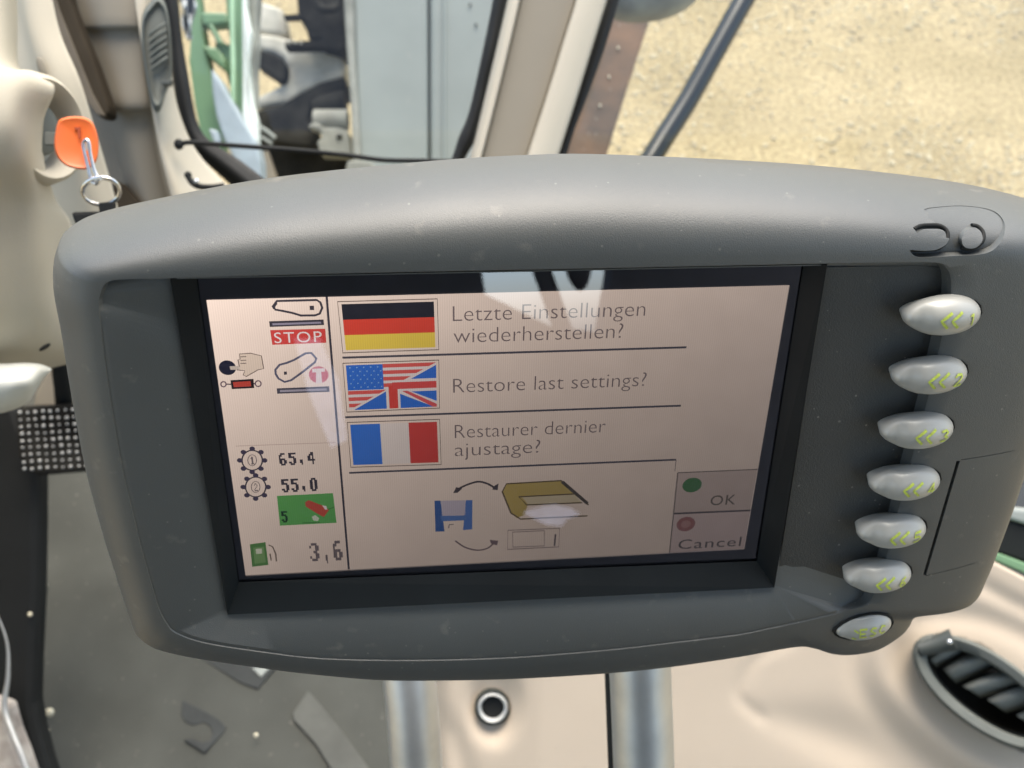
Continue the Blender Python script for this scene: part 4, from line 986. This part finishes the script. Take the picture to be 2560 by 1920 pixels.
patch('beige_hump', [[(-90,-60,.71),(14,-60,.70),(60,-60,.685),(120,-60,.69)],[(-80,80,.71),(44,80,.70),(80,80,.685),(150,80,.69)],[(-60,200,.71),(60,200,.70),(120,200,.685),(200,200,.69)],[(-40,330,.71),(90,330,.70),(170,330,.69),(240,330,.70)],[(-20,430,.72),(120,430,.71),(200,430,.70),(270,430,.71)],[(0,540,.73),(140,540,.72),(230,540,.71),(300,540,.72)],[(0,640,.74),(160,640,.73),(250,640,.72),(320,640,.73)]], M['beige'], col, thick=.004, n=5)
blob('cover_dimple', W(103, 168, .682), [UPV*.0075 - RGT*.002, RGT*.0028, FWD*.0015], M['beige2'], col, seg=14, ring=8)
lv = thing('column_lever', 'off white stalk lever below the beige steering column cover', 'lever', W(0, 970, .66))
patch('lever_handle', [
 [(-120,905,.60),(0,909,.60),(60,907,.60),(100,910,.605),(128,921,.62)],
 [(-120,918,.585),(0,922,.585),(60,920,.585),(96,925,.59),(126,928,.61)],
 [(-120,960,.575),(0,960,.575),(50,960,.577),(84,962,.585),(106,952,.61)],
 [(-120,1010,.585),(-10,1010,.585),(30,1006,.588),(62,1000,.595),(84,986,.61)],
 [(-120,1036,.61),(-10,1034,.61),(22,1028,.61),(50,1018,.615),(72,1004,.625)]], M['white'], lv, thick=.006, n=5)

# ------------------------------------------------------------------ key with ring and fob
kc = Vector((0,0,0)); KD = .545
key = thing('ignition_key', 'orange headed ignition key stuck in the lock of the steering column', 'key', W(190, 350, KD))
khole = (215, 362)
ko = [(153,297),(180,291),(208,293),(228,303),(240,325),(246,352),(246,382),(238,408),(222,422),(208,424),(186,421),(165,414),(147,398),(138,378),(136,352),(140,325),(145,306)]
kd_ = spline([Vector(p) for p in ko], 3, closed=True)
# head with a hole: bridge the outline to the hole
hk = [Vector((khole[0] + 9.5 * math.cos(2*math.pi*k/len(kd_) + 3.9), khole[1] + 15 * math.sin(2*math.pi*k/len(kd_) + 3.9))) for k in range(len(kd_))]
cent = Vector((192, 357)); n = len(kd_)
layers = []
tilt = lambda x: KD + (x - 190) * .00006
def lay(q, dd): return [W(p.x, p.y, tilt(p.x) + dd) for p in q]
ins = [p.lerp(cent, .07) for p in kd_]; ins2 = [p.lerp(cent, .20) for p in kd_]
LY = [lay(hk, .005), lay(hk, .001), lay(ins2, .0008), lay(ins, 0), lay(kd_, .0016), lay(kd_, .0048), lay(ins, .0062), lay(hk, .005)]
# match hole start angle to the outline
V = [p for l in LY for p in l]; Fc = []
for r in range(len(LY) - 1):
    for k in range(n): Fc.append((r*n+k, r*n+(k+1) % n, (r+1)*n+(k+1) % n, (r+1)*n+k))
mesh('key_head', V, Fc, M['orange'], key, sharp=50); fixn(bpy.data.objects['key_head'])
prism('key_blade', [(112,330),(142,330),(142,362),(112,362)], KD + .002, M['ventg'], key, .002, .0004)
prism('head_groove', [(186,318),(200,317),(201,345),(196,346),(194,323),(187,324)], KD - .0004, mat('dark_orange', (.35,.06,.015), .5), key, .001, 0)
kr = thing('key_ring', 'steel split ring and chain link hanging from the orange key', 'key ring', W(240, 470, KD))
lk_ = [(215,350),(222,356),(226,385),(236,425),(247,448),(240,459),(230,452),(222,425),(214,392),(208,362)]
tube('chain_link', [W(x, y, KD - .002) for x, y in lk_], .0010, M['chrome'], kr, world=True, closed=True, seg=10)
tube('split_ring', [W(252 + 47*math.cos(k*math.pi/8), 477 + 34*math.sin(k*math.pi/8), KD + .002 + .006*math.sin(k*math.pi/8)) for k in range(16)], .0010, M['chrome'], kr, world=True, closed=True, seg=10, n=3)
tube('split_ring', [W(254 + 46*math.cos(k*math.pi/8), 480 + 33*math.sin(k*math.pi/8), KD + .004 + .006*math.sin(k*math.pi/8)) for k in range(16)], .0009, M['chrome'], kr, world=True, closed=True, seg=10, n=3)
fob = thing('key_fob', 'small black key fob hanging behind the upper left corner of the terminal', 'key fob', W(240, 540, KD))
prism('fob_tab', [(243,506),(285,503),(284,560),(252,560)], KD + .002, M['rubber'], fob, .004, .001)
prism('fob_body', [(174,529),(243,527),(300,535),(300,640),(215,640)], KD + .006, M['rubber'], fob, .012, .002)
# ------------------------------------------------------------------ left cab pillar: broad beige trim with slot and louvre
pil = thing('left_pillar', 'broad beige trim of the left cab pillar with a dark slot and oval louvre', 'pillar', W(330, 600, 1.0))
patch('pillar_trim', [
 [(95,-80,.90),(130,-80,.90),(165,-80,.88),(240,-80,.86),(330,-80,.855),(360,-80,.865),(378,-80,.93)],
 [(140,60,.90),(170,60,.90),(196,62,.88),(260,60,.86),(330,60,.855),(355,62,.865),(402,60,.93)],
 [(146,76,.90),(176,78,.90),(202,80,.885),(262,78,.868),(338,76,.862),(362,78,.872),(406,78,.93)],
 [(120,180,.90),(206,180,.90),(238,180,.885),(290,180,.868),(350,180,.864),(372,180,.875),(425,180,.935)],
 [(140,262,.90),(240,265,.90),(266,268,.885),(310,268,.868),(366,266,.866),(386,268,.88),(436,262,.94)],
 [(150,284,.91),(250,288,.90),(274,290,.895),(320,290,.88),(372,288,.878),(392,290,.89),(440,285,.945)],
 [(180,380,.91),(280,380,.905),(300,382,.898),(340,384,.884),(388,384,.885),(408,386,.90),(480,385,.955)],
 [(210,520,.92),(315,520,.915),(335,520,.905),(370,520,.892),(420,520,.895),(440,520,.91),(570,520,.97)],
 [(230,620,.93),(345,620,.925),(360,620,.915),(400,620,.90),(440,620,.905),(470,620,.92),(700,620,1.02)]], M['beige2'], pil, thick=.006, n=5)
patch('pillar_edge', [
 [(335,-80,.842),(362,-80,.845),(387,-80,.87)],
 [(338,0,.842),(366,0,.845),(401,0,.87)],
 [(352,100,.843),(372,100,.846),(422,100,.872)],
 [(368,200,.846),(392,200,.848),(432,200,.875)],
 [(382,285,.848),(405,290,.85),(450,285,.88)],
 [(400,380,.852),(420,380,.855),(492,378,.89)],
 [(430,500,.858),(470,500,.862),(575,470,.91)],
 [(450,600,.862),(520,600,.87),(700,590,.92)]], M['beige'], pil, thick=.003, n=5)
prism('trim_slot', [(88,-60),(158,-60),(172,0),(197,65),(232,150),(271,262),(272,282),(262,290),(240,286),(206,235),(188,180),(150,110),(112,20)], .852, M['brown'], pil, .02, .002)
prism('slot_side', [(88,-60),(120,-60),(150,30),(190,130),(232,235),(262,290),(240,286),(206,235),(188,180),(150,110),(112,20)], .850, M['slotside'], pil, .004, .001)
lo = [(376,4),(395,-14),(414,10),(424,60),(428,110),(430,170),(427,205),(414,235),(407,262),(398,279),(386,277),(376,250),(364,190),(356,130),(353,70),(358,30)]
q = spline([Vector(p) for p in lo], 3, closed=True); cen = Vector((396, 125)); n = len(q)
LL = [[W(p.x, p.y, .845 + .012) for p in q], [W(p.x, p.y, .834) for p in q], [W(*(p.lerp(cen, .12)), .829) for p in q], [W(*(p.lerp(cen, .2)), .833) for p in q], [W(*(p.lerp(cen, .99)), .831) for p in q]]
V = [p for l in LL for p in l]; Fc = [(r*n+k, r*n+(k+1) % n, (r+1)*n+(k+1) % n, (r+1)*n+k) for r in range(4) for k in range(n)]
lvo = fixn(mesh('louvre', V, Fc, M['ventg'], pil, sharp=50))
for k in range(6):
    y = 68 + k * 17; x0 = 372 + k * 1.5; x1 = 414 + k * 1
    tube('louvre_blade', [W(x0, y + 22, .829), W((x0 + x1)/2, y + 4, .826), W(x1, y - 10, .829)], .0013, M['ventg'], lvo, world=True, n=3, seg=8)
prism('louvre_tab', [(400,202),(428,198),(426,212),(404,212)], .825, M['ventd'], lvo, .006, .0008)
# shade at the foot of the trim, painted as a brown wedge
prism('shade_wedge', [(282,448),(300,455),(352,510),(330,540),(280,540)], .885, M['brown'], pil, .02, .001)

# ------------------------------------------------------------------ front window: seals, pane, centre post
win = thing('front_window', 'curved black rubber seals and clear pane of the front cab window', 'window', W(700, 420, 1.1))
def band(name, left, right, d, m, parent, th=.02):
    """rubber strip between two edges, rounded across"""
    L1 = spline([Vector(p) for p in left], 5); R1 = spline([Vector(p) for p in right], 5); V, Fc = [], []; K = 7
    for a, b in zip(L1, R1):
        wpx = (b - a).length * d / F_PX
        for k in range(K):
            s = k / (K - 1); p = a.lerp(b, s); V.append(W(p.x, p.y, d - math.sin(s * math.pi) * min(th, wpx * .5)))
    for i in range(len(L1) - 1):
        for k in range(K - 1): Fc.append((i*K+k, (i+1)*K+k, (i+1)*K+k+1, i*K+k+1))
    o = mesh(name, V, Fc, m, parent); s = o.modifiers.new('thickness', 'SOLIDIFY'); s.thickness = .008; s.offset = -1; return o
band('window_seal', [(385,-80),(400,0),(423,98),(433,212),(455,310),(480,370),(540,430),(620,500)], [(436,-80),(446,0),(456,98),(472,195),(492,300),(525,352),(600,400),(690,470)], 1.0, M['rubber'], win)
band('window_seal', [(1244,-80),(1232,0),(1206,130),(1173,277),(1147,342),(1131,391),(1100,460)], [(1285,-80),(1270,0),(1238,163),(1212,260),(1192,342),(1166,391),(1140,450)], 1.0, M['rubber'], win)
pg = bpy.data.materials.new('clear_glass'); pg.use_nodes = True; t = pg.node_tree; t.nodes.clear()
tr = t.nodes.new('ShaderNodeBsdfTransparent'); tr.inputs['Color'].default_value = (.93, .96, .94, 1); gl = t.nodes.new('ShaderNodeBsdfGlossy'); gl.inputs['Roughness'].default_value = .02
fr_ = t.nodes.new('ShaderNodeFresnel'); fr_.inputs['IOR'].default_value = 1.45; mx = t.nodes.new('ShaderNodeMixShader'); oo = t.nodes.new('ShaderNodeOutputMaterial')
t.links.new(fr_.outputs[0], mx.inputs[0]); t.links.new(tr.outputs[0], mx.inputs[1]); t.links.new(gl.outputs[0], mx.inputs[2]); t.links.new(mx.outputs[0], oo.inputs[0])
mesh('pane', [W(*p, 1.012) for p in ((410,-60),(1262,-60),(1225,100),(1195,250),(1140,400),(1120,450),(620,470),(520,370),(470,260),(440,100))], [tuple(range(10))], pg, win, smooth=False)
post = thing('window_post', 'straight beige window post with a dark inner face above the terminal', 'window post', W(1300, 420, 1.0))
patch('post_trim', [
 [(1290,-90,.975),(1300,-90,.948),(1321,-90,.945),(1323,-90,.957),(1392,-90,.966),(1462,-90,.957),(1465,-90,.944),(1504,-90,.943),(1545,-90,.950)],
 [(1269,0,.975),(1279,0,.948),(1299,0,.945),(1301,0,.957),(1370,0,.966),(1439,0,.957),(1442,0,.944),(1478,0,.943),(1517,0,.950)],
 [(1246,100,.975),(1256,100,.948),(1276,100,.945),(1278,100,.957),(1343,100,.966),(1408,100,.957),(1411,100,.944),(1447,100,.943),(1486,100,.950)],
 [(1213,240,.975),(1223,240,.948),(1242,240,.945),(1244,240,.957),(1304,240,.966),(1365,240,.957),(1368,240,.944),(1404,240,.943),(1443,240,.950)],
 [(1178,385,.975),(1188,385,.948),(1205,385,.945),(1207,385,.957),(1262,385,.966),(1318,385,.957),(1321,385,.944),(1358,385,.943),(1397,385,.950)],
 [(1156,470,.975),(1166,470,.948),(1182,470,.945),(1184,470,.957),(1237,470,.966),(1291,470,.957),(1294,470,.944),(1331,470,.943),(1370,470,.950)]], M['beige'], post, thick=.003, n=3)
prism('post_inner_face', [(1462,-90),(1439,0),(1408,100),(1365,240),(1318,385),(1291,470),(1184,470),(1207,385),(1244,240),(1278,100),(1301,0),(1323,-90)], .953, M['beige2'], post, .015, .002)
band('post_seal', [(1542,-90),(1516,0),(1485,100),(1442,240),(1397,387),(1370,480)], [(1572,-90),(1548,0),(1512,120),(1465,250),(1413,387),(1385,480)], .97, M['rubber'], post, .01)
# side window pane to the right
sw = mesh('side_window', [W(*p, 1.03) for p in ((1530,-80),(2750,-120),(2750,1290),(2500,1285),(2300,900),(1400,470))], [tuple(range(6))], pg, None, smooth=False); tagit(sw, 'clear pane of the side cab window right of the beige post', 'window')

# ------------------------------------------------------------------ things outside the window
rp = thing('rusty_plate', 'muddy rust brown steel plate just outside the window right of the post', 'steel plate', W(1500, 420, 1.6))
prism('plate', [(1560,-60),(1650,-60),(1624,50),(1570,215),(1518,384),(1490,470),(1370,470),(1400,387),(1465,220),(1535,20)], 1.6, M['rust'], rp, .03, .003)
for x, y in ((1545,120),(1523,192),(1500,264)): blob('rivet', W(x, y, 1.597), [RGT*.0018, UPV*.0028, FWD*.0015], M['crumb'], rp, seg=10, ring=6)
hl = blob('mirror_housing', W(1620, -95, 1.35), [RGT*.085 + UPV*.012, UPV*.078 - RGT*.006, FWD*.05], M['mgrey'], seg=36, ring=20, power=.85); tagit(hl, 'grey green rounded housing hanging down at the top edge beside the post', 'mirror')
rod = thing('grab_rod', 'black diagonal tube crossing the side window in front of the gravel', 'rod', W(1630, 400, 1.2))
tube('rod_body', [(1925,-110,1.25),(1860,0,1.24),(1790,125,1.23),(1720,250,1.22),(1660,345,1.21),(1610,425,1.20),(1570,480,1.20)], .0130, mat('glossy_black_paint', (.016,.019,.02), .22, vs=20), rod, seg=24)
gc = thing('grey_column', 'tall pale grey sheet metal column outside the front window', 'metal column', W(1050, 500, 1.75))
prism('main_panel', [(880,-100),(1068,-100),(1069,200),(1070,520),(905,520),(893,300)], 1.75, M['lgrey'], gc, .25, .006)
prism('side_panel', [(1074,-100),(1320,-100),(1320,520),(1075,520)], 1.752, M['lgrey'], gc, .25, .008)
prism('edge_rail', [(852,-100),(882,-100),(886,150),(897,300),(908,520),(884,520),(878,300),(866,120)], 1.74, M['mgrey'], gc, .25, .006)
tube('seam_bead', [(1112,-100,1.750),(1111,200,1.750),(1110,520,1.750)], .004, M['lgrey'], gc, n=1, seg=10)
for x, y in ((1190,62),(1175,12)): blob('bolt', W(x, y, 1.749), [RGT*.0025, UPV*.0025, FWD*.002], M['dmetal'], gc, seg=8, ring=6)

hood = thing('green_fender', 'green painted tractor fender frame seen through the left of the front window', 'fender', W(560, 420, 1.5))
def fpath(name, pts, w0, d, m, th=.02, par=None): return band(name, [p[:2] for p in pts], [(p[0] + p[2], p[1]) for p in pts], d, m, par or hood, th)
prism('fender_side', [(488,-60),(500,20),(505,60),(512,110),(524,170),(540,240),(552,300),(560,390),(512,390),(500,330),(485,250),(472,150),(478,60),(480,-60)], 1.50, M['green'], hood, .03, .006)
prism('fender_side', [(560,-60),(610,-60),(612,60),(606,160),(604,290),(590,270),(560,170),(535,115),(540,95),(575,112),(566,55)], 1.52, M['green'], hood, .03, .005)
prism('fender_crossbar', [(500,28),(565,30),(572,58),(508,64)], 1.49, M['green'], hood, .03, .004)
prism('fender_crossbar', [(505,112),(545,118),(562,150),(560,175),(520,140)], 1.49, M['green'], hood, .03, .004)
prism('window_strut', [(518,60),(530,58),(556,108),(545,112)], 1.485, M['green'], hood, .02, .003)
band('painted_highlight', [(574,-60),(574,60),(576,160),(578,262)], [(588,-60),(588,60),(590,165),(588,266)], 1.48, mat('green_highlight', (.42,.62,.40), .25), hood, .006)  # highlight on the fender, painted as a pale green strip
prism('white_edge', [(604,-60),(612,-60),(614,16),(627,80),(614,175),(622,200),(632,260),(643,300),(644,362),(628,345),(606,290),(606,160)], 1.47, M['wpaint'], hood, .02, .003)
prism('blue_grey_panel', [(526,168),(548,196),(590,270),(640,352),(650,400),(652,450),(640,470),(610,450),(585,400),(560,350),(540,290),(530,230)], 1.46, M['blueg'], hood, .04, .004)
prism('lamp_foot', [(520,320),(542,325),(548,355),(536,362)], 1.45, M['blueg'], hood, .02, .003)
bag = patch('plastic_sheet', [[(448,-60,1.4),(462,-60,1.37),(475,-60,1.41),(490,-60,1.38)],[(447,-20,1.37),(463,-20,1.41),(474,-20,1.37),(489,-20,1.41)],[(450,20,1.41),(462,20,1.36),(476,20,1.41),(488,20,1.36)],[(458,60,1.38),(466,60,1.41),(474,60,1.37),(482,60,1.40)],[(466,100,1.4),(470,100,1.37),(474,100,1.4),(477,100,1.38)]], mat('crinkled_plastic', (.55,.58,.60), .18, vs=60, col2=(.2,.22,.24), coat=.5), None, thick=.002, n=3); tagit(bag, 'crinkled shiny plastic sheet beside the green fender at the top edge', 'plastic sheet')
prism('grey_stanchion', [(612,-60),(648,-60),(640,60),(642,110),(636,180),(640,270),(630,262),(614,175),(627,82)], 1.55, M['mgrey'], None, .03, .005); tagit(bpy.data.objects['grey_stanchion'], 'narrow grey upright between the green fender and the machinery', 'post')
mc = thing('machine_linkage', 'grey cast arms and dark beams of the machine linkage outside the front window', 'machinery', W(760, 450, 2.0))
arm1 = [(640,80),(690,86),(725,96),(760,100),(802,118),(850,128),(862,160),(862,196),(800,214),(755,236),(722,258),(680,262),(638,272),(640,240),(676,224),(706,208),(716,190),(717,168),(706,148),(684,134),(640,122)]
prism('cast_arm', arm1, 1.95, M['cast'], mc, .08, .012, seg=3)
prism('cast_arm', [(640,4),(652,2),(705,20),(712,52),(717,88),(690,86),(642,80),(640,40)], 1.97, M['cast'], mc, .06, .012)
prism('rubber_stop', [(642,120),(684,134),(706,148),(717,168),(714,200),(700,206),(676,186),(640,164)], 1.93, M['dmetal'], mc, .05, .006)
prism('dark_beam', [(636,278),(700,262),(740,238),(800,205),(862,190),(862,222),(812,240),(780,258),(770,300),(800,340),(806,372),(700,360),(640,352)], 1.93, M['dmetal'], mc, .10, .006)
prism('dark_bracket', [(736,-60),(860,-60),(860,120),(846,132),(805,122),(800,100),(770,98),(764,60),(745,40)], 1.92, M['dmetal'], mc, .10, .006)
prism('dark_bracket', [(708,36),(750,34),(752,44),(710,46)], 1.9, M['dmetal'], mc, .02, .001)
prism('dark_bracket', [(712,102),(800,100),(820,118),(712,120)], 1.9, M['dmetal'], mc, .03, .002)
tube('hydraulic_hose', [(790,-60,1.88),(795,10,1.88),(820,24,1.87),(845,10,1.88),(850,-60,1.88)], .008, M['dmetal'], mc)
for x, y in ((722,108),(738,107),(752,108)): blob('bolt', W(x, y, 1.895), [RGT*.004, UPV*.003, FWD*.003], M['mgrey'], mc, seg=8, ring=6)
tube('cylinder', [(784,272,1.94),(830,262,1.94),(864,258,1.94)], [.018,.024,.026], M['dmetal'], mc)
tube('cylinder', [(786,300,1.92),(870,300,1.92)], .020, M['mgrey'], mc, n=1)
prism('small_casting', [(768,316),(782,304),(800,308),(806,318),(840,318),(870,326),(880,385),(800,385),(792,352),(806,344),(800,326)], 1.90, M['mgrey'], mc, .05, .008, seg=3)
blob('casting_hole', W(848, 342, 1.898), [RGT*.006, UPV*.0045, FWD*.003], M['dmetal'], mc, seg=10, ring=6)
tube('return_pipe', [(650,318,1.9),(670,330,1.9),(688,346,1.9)], .004, M['lgrey'], mc, n=2); tube('return_pipe', [(652,342,1.9),(668,352,1.9),(680,360,1.9)], .003, M['lgrey'], mc, n=2)
prism('base_plate', [(600,358),(760,362),(900,380),(960,400),(1000,470),(640,500),(600,440)], 1.98, M['dmetal'], mc, .06, .006)
prism('axle_beam', [(655,384),(668,372),(690,440),(700,480),(664,480)], 1.94, mat('dusty_beige_metal', (.30,.26,.20), .7), mc, .02, .003)
prism('grey_ledge', [(868,400),(930,404),(945,440),(860,445)], 1.72, M['mgrey'], mc, .05, .004)

# ------------------------------------------------------------------ thin cable and hook on the pillar
cb = thing('window_cable', 'thin black cable stretched from a plug on the left pillar to the terminal', 'cable', W(446, 361, .86))
blob('cable_plug', W(447, 361, .852), [RGT*.0042, UPV*.0048, FWD*.004], M['rubber'], cb, seg=14, ring=10)
tube('cable', [(452,359,.852),(480,356,.852),(560,362,.855),(720,374,.86),(860,387,.865),(958,400,.87),(1056,402,.87),(1140,404,.87)], .0021, M['rubber'], cb, seg=12)
hk_ = thing('wire_hook', 'short black hook with a ball end at the foot of the left pillar', 'hook', W(500, 465, .85))
blob('hook_ball', W(470, 438, .846), [RGT*.0032, UPV*.0034, FWD*.003], M['rubber'], hk_, seg=12, ring=8)
tube('hook_wire', [(470,440,.846),(480,456,.846),(498,466,.846),(530,468,.846),(560,464,.85)], .0026, M['rubber'], hk_, seg=10)
blob('hook_screw', W(491, 453, .842), [RGT*.0022, UPV*.0022, FWD*.0015], M['chrome'], hk_, seg=10, ring=6)
